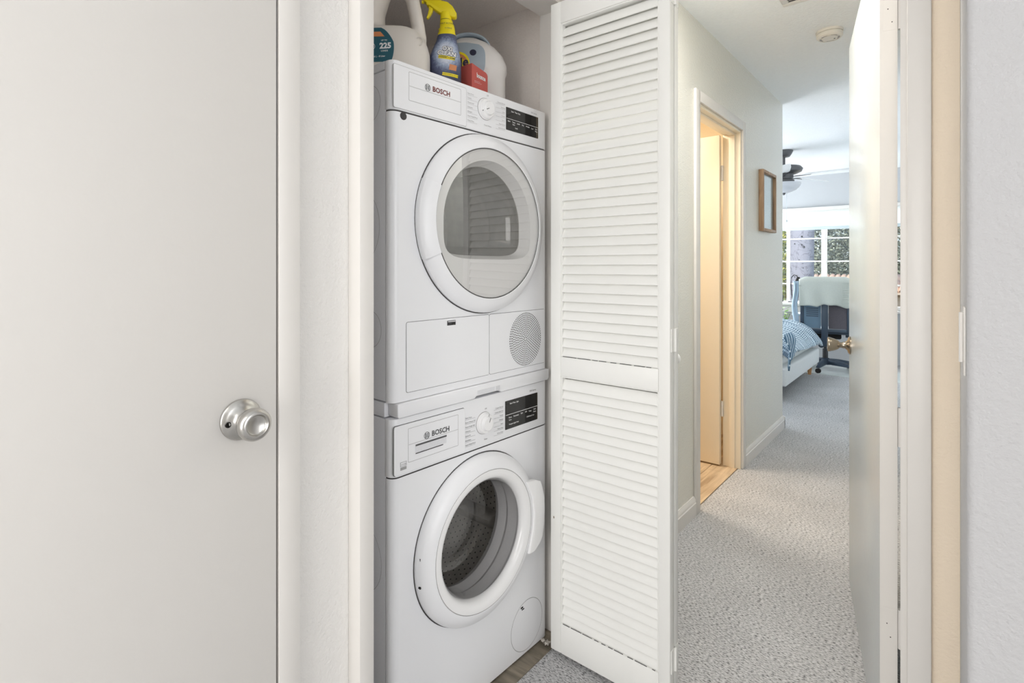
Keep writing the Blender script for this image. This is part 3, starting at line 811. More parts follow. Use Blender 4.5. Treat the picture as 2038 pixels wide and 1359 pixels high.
display(dy, .409, dz(1.607), .562, dz(1.6745), 0, [('Start  Time  Dry', .28, .86, .0062), ('Start', .08, .40, .006), ('Temp', .22, .40, .006), ('Level', .36, .40, .006), ('Dry', .50, .40, .006), ('Wrinkle', .65, .40, .0055), ('Low', .80, .38, .006), ('Start', .93, .40, .006), ('Pause', .93, .30, .005), ('Extra', .22, .30, .005), ('Lock', .30, .17, .006)])
MB().text('500 Series', .007, lambda a, c: (.54 + a, -.0008, dz(1.683) + c)).build('series_lettering', 'ink_l', dy, smooth=False, fix=False)
MB().lathe([(.0095, .0005), (.0095, -.0012), (.0085, -.0018), (0, -.0018)], axis='y', c=(.0335, 0, dz(1.5665)), seg=28).build('door_stop_plug', 'seam', dy)
# door
C2 = (.320, 0, dz(1.321))
rg = MB().lathe([(.212, .004), (.2490, .004), (.2500, -.003), (.2500, -.008), (.2480, -.0125), (.2300, -.0225), (.2160, -.0290), (.2115, -.0305), (.2095, -.0295), (.2090, -.016)], axis='y', c=C2, seg=112)
ddoor = rg.build('door', 'app', dy, ang=40)
MB().lathe([(.2094, -.0296), (.2066, -.0296)], axis='y', c=C2, seg=112).build('seam', 'seam', ddoor, fix=False)
MB().lathe([(.2528, -.0006), (.2490, -.0006)], axis='y', c=C2, seg=112).build('door_gap', 'seam', dy, fix=False)
MB().lathe([(.2070, -.0296), (.1500, -.0310), (.08, -.0320), (0, -.0324)], axis='y', c=C2, seg=112).build('glass_front', 'glass_f', ddoor)
# milky mask with a D-shaped opening
def dshape(r, zb, rc, n=96):
    out = []
    zc = -zb
    for i in range(n):
        a = 2 * PI * i / n
        c, s = math.cos(a), math.sin(a)
        # superellipse lower half, circular upper half
        if s >= 0: t = r
        else:
            p = 5.0
            t = 1.0 / ((abs(c) / r) ** p + (abs(s) / zc) ** p) ** (1 / p)
        out.append((t * c, t * s))
    return out
def dring(mb, o1, y1, o2, y2, cx, cz):
    n = len(o1)
    mb.add([(cx + p[0], y1, cz + p[1]) for p in o1] + [(cx + p[0], y2, cz + p[1]) for p in o2], [(i, (i + 1) % n, n + (i + 1) % n, n + i) for i in range(n)])
circ = [(.2075 * math.cos(2 * PI * i / 96), .2075 * math.sin(2 * PI * i / 96)) for i in range(96)]
DO = dshape(.176, -.100, .03); DI = dshape(.163, -.089, .03); DJ = dshape(.150, -.080, .03)
mk = MB(); dring(mk, circ, -.0255, DO, -.022, C2[0], C2[2]); mk.build('door_mask', 'milky', ddoor, ang=50)
mk = MB(); dring(mk, DO, -.022, DI, .014, C2[0], C2[2]); mk.build('window_funnel', 'milky', ddoor, ang=50)
gw = MB(); n_ = len(DI)
gw.add([(C2[0] + p[0], .012, C2[2] + p[1]) for p in DI] + [(C2[0] + p[0] * .93, .05, C2[2] + p[1] * .93) for p in DI] + [(C2[0] + p[0] * .7, .085, C2[2] + p[1] * .7) for p in DI] + [(C2[0], .095, C2[2])],
       [(k * n_ + i, k * n_ + (i + 1) % n_, (k + 1) * n_ + (i + 1) % n_, (k + 1) * n_ + i) for k in range(2) for i in range(n_)] + [(2 * n_ + i, 2 * n_ + (i + 1) % n_, 3 * n_) for i in range(n_)])
gw.build('glass_bowl', 'glass_d', ddoor)
a0, a1 = PI - math.radians(24), PI + math.radians(24)
hp_ = MB().lathe([(.2092, -.0300), (.2092, -.0322), (.2160, -.0318), (.2320, -.0262), (.2490, -.0180), (.2515, -.0150), (.2518, -.002), (.2500, .002)], axis='y', c=C2, seg=24, a0=a0, a1=a1)
hp_.build('door_handle', 'app', ddoor, ang=40)
MB().lathe([(.2, .002), (.2, .05), (.236, .06), (.236, .42), (.18, .44), (.10, .435), (0, .43)], axis='y', c=C2, seg=72).build('drum', 'drum', dy)
MB().lathe([(.125, .425), (.125, .410), (.118, .404), (.112, .410), (.112, .425)], axis='y', c=C2, seg=72).build('drum_ring', 'gasket', dy)
for k in range(3):
    a = math.radians(60 + 120 * k)
    pd = MB().loft([[(C2[0] + (r * math.cos(a) - w * math.sin(a)), y, C2[2] + (r * math.sin(a) + w * math.cos(a))) for r, w in ((.236, -.03), (.21, -.018), (.195, 0), (.21, .018), (.236, .03))] for y in (.10, .40)])
    pd.build('drum_paddle', 'milky', dy, bev=.003)
# lower service panels
lp = plate(dy, 'filter_flap', .0425, dz(.8925), .3358, dz(1.064), .005, 0, .0014, 'app', 'seam', .0010)
rp = plate(dy, 'vent_panel', .3376, dz(.8925), .5945, dz(1.064), .005, 0, .0014, 'app', 'seam', .0010)
fl = plate(lp, 'flap_latch', .175, dz(1.0455), .205, dz(1.0580), .001, -.0013, .0012, 'dark_metal')
B(.177, .203, -.0034, -.0022, dz(1.0545), dz(1.0565)).build('latch_bar', 'app_gloss', fl)
B(.191, .200, -.0034, -.0022, dz(1.0475), dz(1.0515)).build('latch_key', 'black', fl)
vh = MB()
vc = (.4985, dz(.9775))
for k in range(1, 14):
    r = .0059 * k
    n = max(6, int(2 * PI * r / .0069))
    for i in range(n):
        a = 2 * PI * (i + .5 * (k % 2)) / n
        cx, cz = vc[0] + r * .97 * math.cos(a), vc[1] + r * 1.04 * math.sin(a)
        vh.add([(cx + .0017 * math.cos(b), -.0018, cz + .0024 * math.sin(b)) for b in [2 * PI * j / 6 for j in range(6)]], [(0, 1, 2, 3, 4, 5)])
vh.build('vent_holes', 'dark', rp, kind='stuff', smooth=False, fix=False)
side_press(dy, dz(1.605), .045, .092); side_press(dy, dz(1.30), .10, .150); side_press(dy, dz(1.045), .045, .088)

# ------------------------------------------------------------------ things on the dryer
TOP = 1.7002
VR = TH  # things face the camera side of the closet
def ell(cx, cy, w, d, z, n=40, p=2.4):
    out = []
    for i in range(n):
        a = 2 * PI * i / n
        c, s = math.cos(a), math.sin(a)
        out.append((cx + w * math.copysign(abs(c) ** (2 / p), c), cy + d * math.copysign(abs(s) ** (2 / p), s), z))
    return out
# --- spray bottle
sp = empty('spray_bottle', (-1.118, 1.066, TOP), VR, 'blue and yellow stain remover spray bottle with trigger head', 'spray bottle')
SB = [(0, .0, .0425, .024), (.004, .0, .0455, .027), (.05, 0, .0455, .027), (.085, -.001, .0455, .027), (.105, -.001, .0430, .0265), (.125, .001, .0375, .025), (.145, .003, .0300, .022), (.1625, .004, .0265, .020)]
def sb_at(z):
    for i in range(len(SB) - 1):
        if SB[i][0] <= z <= SB[i + 1][0]:
            f = (z - SB[i][0]) / (SB[i + 1][0] - SB[i][0])
            return [SB[i][k] + f * (SB[i + 1][k] - SB[i][k]) for k in range(4)]
    return list(SB[-1])
def dense(lst, n):
    out = []
    for i in range(len(lst) - 1):
        for k in range(n):
            f = k / n
            out.append([a + (b - a) * f for a, b in zip(lst[i], lst[i + 1])])
    out.append(list(lst[-1]))
    return out
MB().loft([ell(c, 0, w, d, z) for z, c, w, d in dense(SB, 3)]).build('bottle_body', 'oxi', sp, ang=50)
NK = [(.1625, .004, .0268, .0205), (.172, .003, .0245, .019), (.174, .0045, .0235, .0185), (.182, .0035, .0235, .0185), (.185, .005, .0215, .0175), (.194, .004, .0205, .017), (.197, .003, .0190, .0165), (.206, .0022, .0180, .0165)]
MB().loft([ell(c, 0, w, d, z, p=2.0) for z, c, w, d in NK]).build('neck_sleeve', 'yellow', sp, ang=50)
MB().lathe([(0, 0), (.0150, 0), (.0150, .003), (0, .003)], c=(.001, 0, .2055), seg=32).build('collar_gap', 'dark_metal', sp)
MB().lathe([(0, 0), (.0163, 0), (.0163, .0025), (.0158, .018), (.0150, .022), (0, .022)], c=(.001, 0, .2080), seg=32).build('cap_collar', 'yellow', sp)
k_ = 1.53 / 1060
def hp2(px, py): return ((px - 890) * k_, (531 - py) * k_ + 1.2 - TOP)
head = [hp2(*p) for p in ((847, 3.5), (848, -2), (857, -3), (872, 0), (895, 6), (904.5, 14), (912.5, 28), (912, 34), (909, 36.5), (904, 36), (896, 32), (880, 28), (868, 20), (860, 13), (853, 12), (852, 6))]
MB().prism(head, -.011, .011).build('trigger_head', 'yellow', sp, bev=.003, seg=3)
trg = [hp2(*p) for p in ((857, 12), (866, 17), (864, 24), (860, 31), (855, 37.5), (852, 36.5), (855, 29), (857, 20))]
MB().prism(trg, -.006, .006).build('trigger', 'yellow', sp, bev=.002)
MB().lathe([(0, 0), (.005, 0), (.005, .006), (0, .006)], axis='x', c=(hp2(847, 3)[0] - .006, 0, hp2(847, 3)[1]), seg=16).build('nozzle', 'yellow', sp)
def sbw(ox, oz, e=.0006, rot=0.0):
    cr, sr = math.cos(rot), math.sin(rot)
    def f(x, z):
        X, Z = ox + x * cr - z * sr, oz + x * sr + z * cr
        zz, c, w, d = sb_at(max(0.0, min(.162, Z)))
        u = max(-.999, min(.999, (X - c) / w))
        return (X, -d * (1 - abs(u) ** 2.4) ** (1 / 2.4) - e, Z)
    return f
rt = -.13
for nm, bold, m_, e in (('lettering_outline', .0019, 'navy', .0006), ('lettering', .0008, 'ink_w', .0012)):
    t = MB()
    t.text('OXI', .0160, sbw(.0085, .1165, e, rt), bold=bold)
    t.text('CLEAN', .0168, sbw(.0065, .1030, e, rt), bold=bold)
    t.build(nm, m_, sp, smooth=False, fix=False, kind='stuff')
bn = MB(); f_ = sbw(.0065, .0915, .0009, rt)
def strip_(mb, f, w, h, n=14):
    mb.grid(lambda u, v: f((u - .5) * w, (v - .5) * h), n, 2)
strip_(bn, f_, .046, .0085); bn.build('label_banner', 'yellow', sp, fix=False)
bn = MB(); strip_(bn, sbw(.016, .0430, .0009, rt - .02), .044, .0085); bn.build('label_banner', 'yellow', sp, fix=False)
t = MB(); t.text('LAUNDRY + HOME', .0056, sbw(.0065, .0915, .0014, rt), bold=.0002); t.text('TOUGH STAINS & ODORS', .0042, sbw(.016, .0430, .0014, rt - .02))
def nk(ox, oz):
    return lambda x, z: (ox + x, -.0222 + .16 * (oz - .185) + 14 * (ox + x - .004) ** 2 * 1.0, oz + z)
t.text('FAST ACTING', .0064, nk(.008, .1915)); t.text('10 MINS', .0060, nk(.010, .1770))
t.build('label_print', 'navy', sp, smooth=False, fix=False, kind='stuff')
pc = MB(); strip_(pc, sbw(.024, .0640, .0009, rt), .020, .016, 6); pc.build('label_picture', 'orange', sp, fix=False)
# --- big milky jug with handle
jg = empty('detergent_jug', (-1.169, .955, TOP), VR, 'milky white jug with handle and teal label at the left end', 'jug')
JC = [(0, -.030, .096, .058), (.006, -.030, .102, .064), (.09, -.030, .102, .066), (.112, -.031, .097, .064), (.132, -.034, .088, .060), (.150, -.040, .074, .052)]
mb = MB().loft([ell(c, 0, w, d, z, 40, 3.0) for z, c, w, d in dense(JC, 2)])
mb.loft([ell(c, 0, w, d, z, 32, 2.4) for z, c, w, d in ((.12, -.088, .046, .052), (.165, -.092, .040, .050), (.20, -.092, .038, .048), (.26, -.078, .044, .044), (.29, -.062, .042, .040), (.31, -.055, .030, .030), (.335, -.055, .028, .028))])
mb.tube([(.045, 0, .095), (.046, 0, .125), (.041, 0, .160), (.034, 0, .195), (.026, 0, .235), (.010, 0, .268), (-.02, 0, .290), (-.055, 0, .295)], .0195, 16)
jo = mb.build('jug_body', 'hdpe', jg, ang=60)
rm = jo.modifiers.new('r', 'REMESH'); rm.mode = 'VOXEL'; rm.voxel_size = .0045; rm.use_smooth_shade = True
sm = jo.modifiers.new('s', 'SMOOTH'); sm.iterations = 16; sm.factor = .5
MB().lathe([(0, 0), (.034, 0), (.034, .03), (.030, .034), (0, .034)], c=(-.055, 0, .33), seg=32).build('jug_cap', 'teal', jg, bev=.001)
def jw(x, z, e=.002):
    zz = max(0, min(.150, z))
    for i in range(len(JC) - 1):
        if JC[i][0] <= zz <= JC[i + 1][0]:
            f = (zz - JC[i][0]) / (JC[i + 1][0] - JC[i][0]); c, w, d = [JC[i][k] + f * (JC[i + 1][k] - JC[i][k]) for k in (1, 2, 3)]
    u = max(-.995, min(.995, (x - c) / w))
    return (x, -d * (1 - abs(u) ** 3) ** (1 / 3) - e, z)
lb = MB()
def lab(u, v):
    # rounded right end
    z = .044 + .094 * v
    s_ = math.sqrt(max(0, 1 - ((v - .42) / .60) ** 2))
    xr = -.042 + .030 * s_ - (.030 * max(0, v - .55))
    return jw(-.125 + (xr + .125) * u, z, .0008)
lb.grid(lab, 16, 16); lb.build('jug_label', 'teal', jg, fix=False)
ob = MB(); ob.grid(lambda u, v: jw(-.125 + (.088 - .012 * v) * u, .1115 + .014 * v + .010 * u * 0, .0014), 12, 3); ob.build('label_band', 'orange', jg, fix=False)
t = MB()
for s_, sz, ox, oz, b in (('225', .0205, -.0345, .0855, .0009), ('UP TO', .0055, -.038, .1005, .0001), ('LOADS', .0058, -.037, .0725, .0001), ('ounces 6.6 L - 8 Liter', .0062, -.062, .0575, .0001), ('64', .011, -.0705, .0845, .0003)):
    t.text(s_, sz, lambda a, c, ox=ox, oz=oz: jw(ox + a, oz + c + .05 * a, .0020), bold=b)
t.build('label_lettering', 'ink_w', jg, smooth=False, fix=False, kind='stuff')
MB().lathe([(.0085, 0), (.0075, 0)], axis='y', c=(-.0705, 0, .0845), seg=20).add([], []).build('label_seal', 'ink_w', jg, fix=False).location = (0, jw(-.0705, .0845)[1] - .0006, 0)
MB().lathe([(.0125, .0), (.0115, -.0015), (.0095, -.0015), (.0085, 0)], axis='y', c=(.052, jw(.052, .105)[1] + .0010, .105), seg=24).build('embossed_mark', 'hdpe', jg)

# --- large white jug behind
TZ = 1.1
td = empty('laundry_detergent_jug', (-1.198, 1.272, TOP), VR, 'large rounded white detergent container behind the coral box', 'jug')
TC = [(0, 0, .105, .060), (.004, 0, .108, .064), (.03, 0, .101, .062), (.118, 0, .101, .062), (.132, 0, .106, .065), (.152, 0, .105, .065), (.180, -.003, .096, .061), (.206, -.009, .079, .053), (.224, -.015, .059, .043), (.238, -.020, .034, .028), (.243, -.022, .012, .010)]
MB().loft([ell(c, 0, w, d, z, 48, 2.7) for z, c, w, d in dense(TC, 3)]).build('container_body', 'hdpe2', td, ang=60)
def tw(x, z, e=.001):
    zz = max(0, min(.238, z))
    for i in range(len(TC) - 1):
        if TC[i][0] <= zz <= TC[i + 1][0]:
            f = (zz - TC[i][0]) / (TC[i + 1][0] - TC[i][0]); c, w, d = [TC[i][k] + f * (TC[i + 1][k] - TC[i][k]) for k in (1, 2, 3)]
    u = max(-.99, min(.99, (x - c) / w))
    return (x, -d * (1 - abs(u) ** 2.7) ** (1 / 2.7) - e, z)
cp = MB()
cp.grid(lambda u, v: (-.018 + (.074 - .0 * v) * math.sin((u - .5) * 2.5), -.030 + .075 * v, .198 + .056 * math.cos((u - .5) * 2.5)), 20, 3)
cpo = cp.build('top_tray', 'capblue', td)
sd = cpo.modifiers.new('s', 'SOLIDIFY'); sd.thickness = .005
lb = MB(); lb.grid(lambda u, v: tw(-.085 + (.064 + .060 * max(0, 1 - abs(2 * v - 1) ** 3.2) ** (1 / 2.4)) * u, .095 + .118 * v, .0012), 16, 16); lb.build('container_label', 'capblue', td, fix=False)
for nm, r0, m_, e in (('logo_ring', .040, 'yellow', .0018), ('logo_ring', .033, 'orange', .0022), ('logo_ring', .023, 'yellow', .0026)):
    d_ = MB(); n = 40
    d_.add([tw(-.050, .140, e)] + [tw(-.050 + r0 * math.cos(2 * PI * i / n), .140 + r0 * math.sin(2 * PI * i / n), e) for i in range(n)], [(0, 1 + i, 1 + (i + 1) % n) for i in range(n)])
    d_.build(nm, m_, td, fix=False)
t = MB(); t.text('Tide', .040, lambda a, c: tw(-.050 + a, .140 + c + .15 * a, .0034), bold=.0012); t.build('logo_lettering', 'navy', td, smooth=False, fix=False)
sl = MB()
n = 24
sl.add([tw(.000, .176, .002)] + [tw(.000 + .0105 * math.cos(2 * PI * i / n), .176 + .0105 * math.sin(2 * PI * i / n), .002) for i in range(n)], [(0, 1 + i, 1 + (i + 1) % n) for i in range(n)])
sl.build('label_seal', 'navy', td, fix=False)
# --- coral dryer-sheet box
bx = empty('dryer_sheet_box', (-1.083, 1.139, TOP), MR, 'small coral red card box of dryer sheets with white lettering', 'box')
MB().prism([(0, 0), (.068, 0), (.068, .078), (.0655, .0835), (.060, .0875), (0, .1005)], 0, .066).build('carton', 'box_red', bx, bev=.0012)
B(.006, .0605, -.0006, 0, .0015, .0021).build('carton_edge', 'box_red2', bx)
t = MB(); t.text('bounce', .0190, lambda a, c: (.038 + a, -.0008, .0675 + c - .10 * a), bold=.0007, sx=.66); t.box(.010, .034, -.0008, -.0006, .0505, .0510); t.box(.010, .040, -.0008, -.0006, .0465, .0470)
t.build('carton_lettering', 'ink_w', bx, smooth=False, fix=False, kind='stuff')
# lint by the washer foot
ln = MB()
for k in range(5):
    c0 = Vector((random.uniform(-.014, .014), random.uniform(-.012, .012), .006 + .002 * k))
    vs = []
    for i in range(12):
        a = 2 * PI * i / 12
        rr = random.uniform(.005, .011)
        vs.append(c0 + Vector((rr * math.cos(a), rr * math.sin(a) * .8, random.uniform(-.004, .005))))
    ln.add([c0 + Vector((0, 0, .004))] + vs, [(0, 1 + i, 1 + (i + 1) % 12) for i in range(12)])
lo = ln.build('lint', 'lint', smooth=False, loc=(-.985, 1.375, .004))
tag(lo, 'crumpled tuft of pale lint on the threshold beside the washer', 'lint')

# ------------------------------------------------------------------ hallway things
# framed picture
pf = empty('picture_frame', (-.9495, 3.70, 1.435), 0, 'slim wooden picture frame hanging on the hallway wall', 'picture frame')
PH, PW = .40, .335
fr = MB().box(0, .03, 0, .018, 0, PH).box(0, .03, PW - .018, PW, 0, PH).box(0, .03, .018, PW - .018, 0, .018).box(0, .03, .018, PW - .018, PH - .018, PH)
fr.build('frame', 'oak', pf, bev=.0015)
B(0.0005, .010, .018, PW - .018, .018, PH - .018).build('print', mat('pale_print', S(196, 206, 212), .7, var=.25, vscale=5), pf)
B(.0125, .0145, .018, PW - .018, .018, PH - .018).build('glazing', 'glass_w', pf)
# smoke detector
sd_ = empty('smoke_detector', (-.467, 3.15, ZC), 0, 'round white smoke detector on the hallway ceiling', 'smoke detector')
MB().lathe([(0, 0), (.062, 0), (.062, -.010), (.060, -.012), (0, -.012)], seg=48).build('base', 'smoke', sd_, ang=40)
MB().lathe([(0, -.012), (.057, -.012), (.060, -.016), (.059, -.030), (.052, -.036), (.046, -.037), (.0455, -.0345), (.036, -.0345), (.0355, -.037), (0, -.038)], seg=48).build('cover', 'smoke', sd_, ang=40)
sdc = MB()
for i in range(5):
    sdc.lathe([(.0452, -.0352), (.0362, -.0352)], seg=8, a0=i * 1.256, a1=i * 1.256 + .8)
sdc.build('sounder_slots', 'seam_l', sd_, fix=False)
MB().lathe([(0, -.0379), (.004, -.0379), (.004, -.0395), (0, -.0395)], c=(.02, .012, 0), seg=12).build('test_button', 'dark_metal', sd_)
# ceiling vent
vt = empty('ceiling_vent', (-.588, 2.711, ZC), 0, 'white framed return air vent in the hallway ceiling', 'vent')
VX, VY = .42, -.42
f = MB().box(0, VX, -.028, 0, -.008, 0).box(0, VX, VY, VY + .028, -.008, 0).box(0, .028, VY + .028, -.028, -.008, 0).box(VX - .028, VX, VY + .028, -.028, -.008, 0)
f.build('frame', 'trim', vt, bev=.003)
B(.028, VX - .028, VY + .028, -.028, -.0015, -.0005).build('backing', 'seam', vt)
for i in range(14):
    y = -.045 - .0245 * i
    MB().add([(.028, y, -.002), (VX - .028, y, -.002), (VX - .028, y - .014, -.008), (.028, y - .014, -.008), (.028, y, -.0035), (VX - .028, y, -.0035), (VX - .028, y - .014, -.0095), (.028, y - .014, -.0095)], [(0, 1, 2, 3), (7, 6, 5, 4), (0, 4, 5, 1), (2, 6, 7, 3), (0, 3, 7, 4), (1, 5, 6, 2)]).build('slat', 'trim', vt)

# ------------------------------------------------------------------ bedroom
# window
wn = MB()
def bar(x0, x1, z0, z1, y0=8.02, y1=8.07): wn.box(x0, x1, y0, y1, z0, z1)
bar(WX0, WX0 + .045, WZ0, WZ1); bar(WX1 - .045, WX1, WZ0, WZ1); bar(WX0 + .045, WX1 - .045, WZ0, WZ0 + .05); bar(WX0 + .045, WX1 - .045, WZ1 - .05, WZ1)
win = wn.build('window_1', 'trim', bev=.003)
tag(win, 'white gridded bedroom window with trees and tiled roof outside', 'window', kind='structure')
B(-1.285, -1.225, 8.015, 8.075, WZ0 + .05, WZ1 - .05).build('mullion', 'trim', win, bev=.003)
for x in (-1.685, -.83):
    B(x - .019, x + .019, 8.03, 8.06, WZ0 + .05, WZ1 - .05).build('mullion', 'trim', win, bev=.002)
for z in (.971, 1.274, 1.577, 1.86):
    for xa, xb in ((WX0 + .045, -1.704), (-1.666, -1.285), (-1.225, -.849), (-.811, WX1 - .045)):
        B(xa, xb, 8.035, 8.055, z - .009, z + .009).build('muntin', 'trim', win, bev=.001, seg=1)
for xa, xb in ((WX0 + .045, -1.285), (-1.225, WX1 - .045)):
    B(xa, xb, 8.062, 8.066, WZ0 + .05, WZ1 - .05).build('pane', 'glass_w', win)
struct('trim_11', B(WX0 - .03, WX1 + .03, 7.955, 8.02, WZ0 - .03, WZ0), 'trim', 'white sill below the bedroom window', 'sill', bev=.004)
# roller shade
rsd = empty('roller_shade', (0, 7.965, 0), 0, 'white roller shade drawn partway down the bedroom window', 'shade')
shm = mat('shade_cloth', S(244, 247, 246), .85, var=.01)
n_ = shm.node_tree.nodes; tl = n_.new('ShaderNodeBsdfTranslucent'); tl.inputs[0].default_value = (.9, .93, .92, 1); mx_ = n_.new('ShaderNodeMixShader'); mx_.inputs[0].default_value = .45
pb = n_['Principled BSDF']; out_ = [x for x in n_ if x.type == 'OUTPUT_MATERIAL'][0]
shm.node_tree.links.new(pb.outputs[0], mx_.inputs[1]); shm.node_tree.links.new(tl.outputs[0], mx_.inputs[2]); shm.node_tree.links.new(mx_.outputs[0], out_.inputs[0])
B(WX0 - .02, WX1 + .02, .006, .008, 1.73, 1.95).build('shade_cloth', shm, rsd)
B(WX0 - .02, WX1 + .02, -.010, .018, 1.69, 1.73).build('bottom_bar', 'shade_bar', rsd, bev=.004)
B(WX0 - .03, WX1 + .03, -.03, .034, 1.94, 1.985).build('valance', 'trim', rsd, bev=.004)
# ceiling fan
fan = empty('ceiling_fan', (-1.32, 6.1, ZC), 0, 'dark metal ceiling fan with white blades and bowl light', 'ceiling fan')
MB().lathe([(0, 0), (.086, 0), (.086, -.01), (.075, -.035), (.055, -.065), (.03, -.07), (0, -.07)], seg=40).build('canopy', 'fan_dk', fan, ang=40)
MB().lathe([(0, -.07), (.014, -.07), (.014, -.145), (.024, -.15), (.024, -.165), (0, -.165)], seg=20).build('down_rod', 'fan_dk', fan)
MB().lathe([(0, -.160), (.09, -.160), (.16, -.172), (.178, -.195), (.165, -.225), (.12, -.245), (.09, -.250), (.09, -.30), (.10, -.31), (.10, -.335), (0, -.335)], seg=48).build('motor_housing', 'fan_dk', fan, ang=40)
for k in range(5):
    a = math.radians(65 - 72 * k)
    ca, sa = math.cos(a), math.sin(a)
    def P(r, w, h, ca=ca, sa=sa): return (r * ca - w * sa, r * sa + w * ca, h)
    secs = []
    for r, w in ((.20, .045), (.24, .060), (.45, .072), (.63, .070), (.665, .045)):
        secs.append([P(r, -w, -.268 - .26 * w), P(r, w, -.268 + .26 * w), P(r, w, -.262 + .26 * w), P(r, -w, -.262 - .26 * w)])
    bl = MB().loft(secs).build('blade', 'fan_w', fan)
    MB().loft([[P(r, -w, -.283), P(r, w, -.275), P(r, w, -.269), P(r, -w, -.277)] for r, w in ((.085, .016), (.15, .012), (.20, .030), (.255, .022))]).build('blade_iron', 'fan_dk', bl)
MB().lathe([(.10, -.335), (.158, -.340), (.160, -.350), (.145, -.385), (.11, -.415), (.06, -.435), (0, -.442)], seg=44).build('light_bowl', 'fan_bowl', fan, ang=60)
MB().lathe([(0, -.438), (.018, -.438), (.014, -.452), (.006, -.462), (0, -.462)], seg=20).build('finial', 'fan_dk', fan)
MB().tube([(.025, 0, -.44), (.027, 0, -.55), (.027, 0, -.72)], .0018, 6).lathe([(0, 0), (.006, .004), (.007, .02), (0, .026)], c=(.027, 0, -.745), seg=10).build('pull_chain', 'shade_bar', fan)

# bed
bd = empty('bed', (-1.1, 5.18, 0), 0, 'upholstered pale bed with gingham cover and tapered wooden leg', 'bed')
BL, BW_ = 2.05, 1.57
fm = MB().box(-BL, 0, 0, BW_, .135, .30)
fm.build('bed_frame', 'linen', bd, bev=.02, seg=3)
for x in (-.09, -BL + .1):
    for y in (.12, BW_ - .045):
        MB().lathe([(0, 0), (.017, 0), (.030, .137), (0, .137)], c=(x, y, 0), seg=20).build('leg', 'legwood', bd)
B(-BL + .03, -.05, .045, BW_ - .045, .30, .46).build('mattress', 'sheet', bd, bev=.04, seg=4)
B(-BL - .08, -BL, -.02, BW_ + .02, .135, 1.05).build('headboard', 'linen', bd, bev=.03, seg=3)
# duvet: cross-section runs from the head over the foot edge and down
path = [(-1.95, .585), (-1.2, .60), (-.75, .61), (-.42, .605), (-.26, .595), (-.15, .565), (-.07, .515), (-.015, .45), (.022, .385), (.030, .345)]
def ppos(u):
    t = u * (len(path) - 1); i = min(int(t), len(path) - 2); f = t - i
    return [path[i][k] + f * (path[i + 1][k] - path[i][k]) for k in (0, 1)]
nu, nv = 72, 40
dv = MB(); uv = []
def dfn(u, v):
    x, z = ppos(u)
    y = -.02 + (BW_ + .04) * v
    z += .085 * (1 - v) * max(0, (u - .72) / .28)
    d = mnoise.noise(Vector((x * 3.2, y * 4.5, 0))) * .030 + mnoise.noise(Vector((x * 6, y * 13, 4))) * .018
    edge = min(v, 1 - v)
    z2 = z + abs(d) - (.10 * max(0, 1 - edge / .05) ** 2 if u < .75 else .03 * max(0, 1 - edge / .05))
    return (x + d * .4 * (u > .8), y, z2)
dv.grid(dfn, nu, nv)
uv = [(j / nv * 1.6, i / nu * 2.1) for j in range(nv + 1) for i in range(nu + 1)]
do = dv.build('duvet', 'gingham', bd, uv=uv, fix=False)
so = do.modifiers.new('s', 'SOLIDIFY'); so.thickness = .022; so.offset = -1
# striped reverse hanging over the near corner of the foot
sf = MB(); uv = []
def sfn(u, v):
    y = -.10 + .27 * u
    z = .60 - .30 * v * (1 - .75 * u)
    x = -.02 + .045 * math.sin(min(1, v * 2) * PI / 2) + .012 * math.sin(u * 9 + v * 3)
    return (x + .008, y, z)
sf.grid(sfn, 18, 16); uv = [(i / 18 * .3, j / 16 * .35) for j in range(17) for i in range(19)]
so_ = sf.build('folded_sheet', 'bluestripe', bd, uv=uv, fix=False); x_ = so_.modifiers.new('s', 'SOLIDIFY'); x_.thickness = .012
# pillow
pw = MB().lathe([(0, -.075), (.10, -.062), (.19, -.03), (.215, 0), (.19, .03), (.10, .062), (0, .075)], seg=28, sx=1.25)
po = pw.build('throw_pillow', 'pillow', loc=(-1.68, 6.40, .705), rot=(.12, .1, .3))
tag(po, 'grey-lilac pillow lying on the bed below the plant', 'pillow')

# desk under window
dk = empty('desk', (-1.35, 7.68, 0), 0, 'narrow white desk under the window behind the chair', 'desk')
B(-.85, .85, -.24, .26, .715, .745).build('desktop', 'trim', dk, bev=.003)
for x in (-.81, .77):
    for y in (-.21, .19):
        B(x, x + .04, y, y + .04, 0, .715).build('leg', 'trim', dk, bev=.002)
B(-.77, .77, -.20, -.18, .63, .715).build('apron', 'trim', dk)
# desk lamp
lmp = empty('desk_lamp', (-1.545, 7.62, .745), 0, 'small black gooseneck lamp on the desk by the window', 'lamp')
MB().lathe([(0, 0), (.055, 0), (.055, .010), (.04, .016), (0, .018)], seg=28).build('lamp_base', 'dark_metal', lmp)
MB().tube([(0, 0, .012), (-.012, 0, .12), (-.020, 0, .24), (-.012, 0, .32), (.015, 0, .352), (.045, 0, .345), (.062, 0, .315)], .0055, 8).build('gooseneck', 'dark', lmp)
MB().lathe([(.012, .03), (.018, .025), (.036, -.02), (.040, -.028), (.037, -.028), (.016, .02)], c=(.066, 0, .295), seg=24).build('lamp_shade', 'dark', lmp)
# dark storage boxes on the desk
bk = empty('document_tray', (-1.80, 7.50, .7455), 0, 'stacked black document tray on the desk', 'tray')
for z in (0.0, .05):
    mb = B(0, .13, 0, .20, z, z + .006).box(0, .006, 0, .20, z + .006, z + .03).box(.124, .13, 0, .20, z + .006, z + .03)
    mb.build('tray', 'dark', bk)
for x in (0, .124):
    for y in (.02, .17):
        B(x, x + .006, y, y + .01, .03, .05).build('spacer', 'dark', bk)
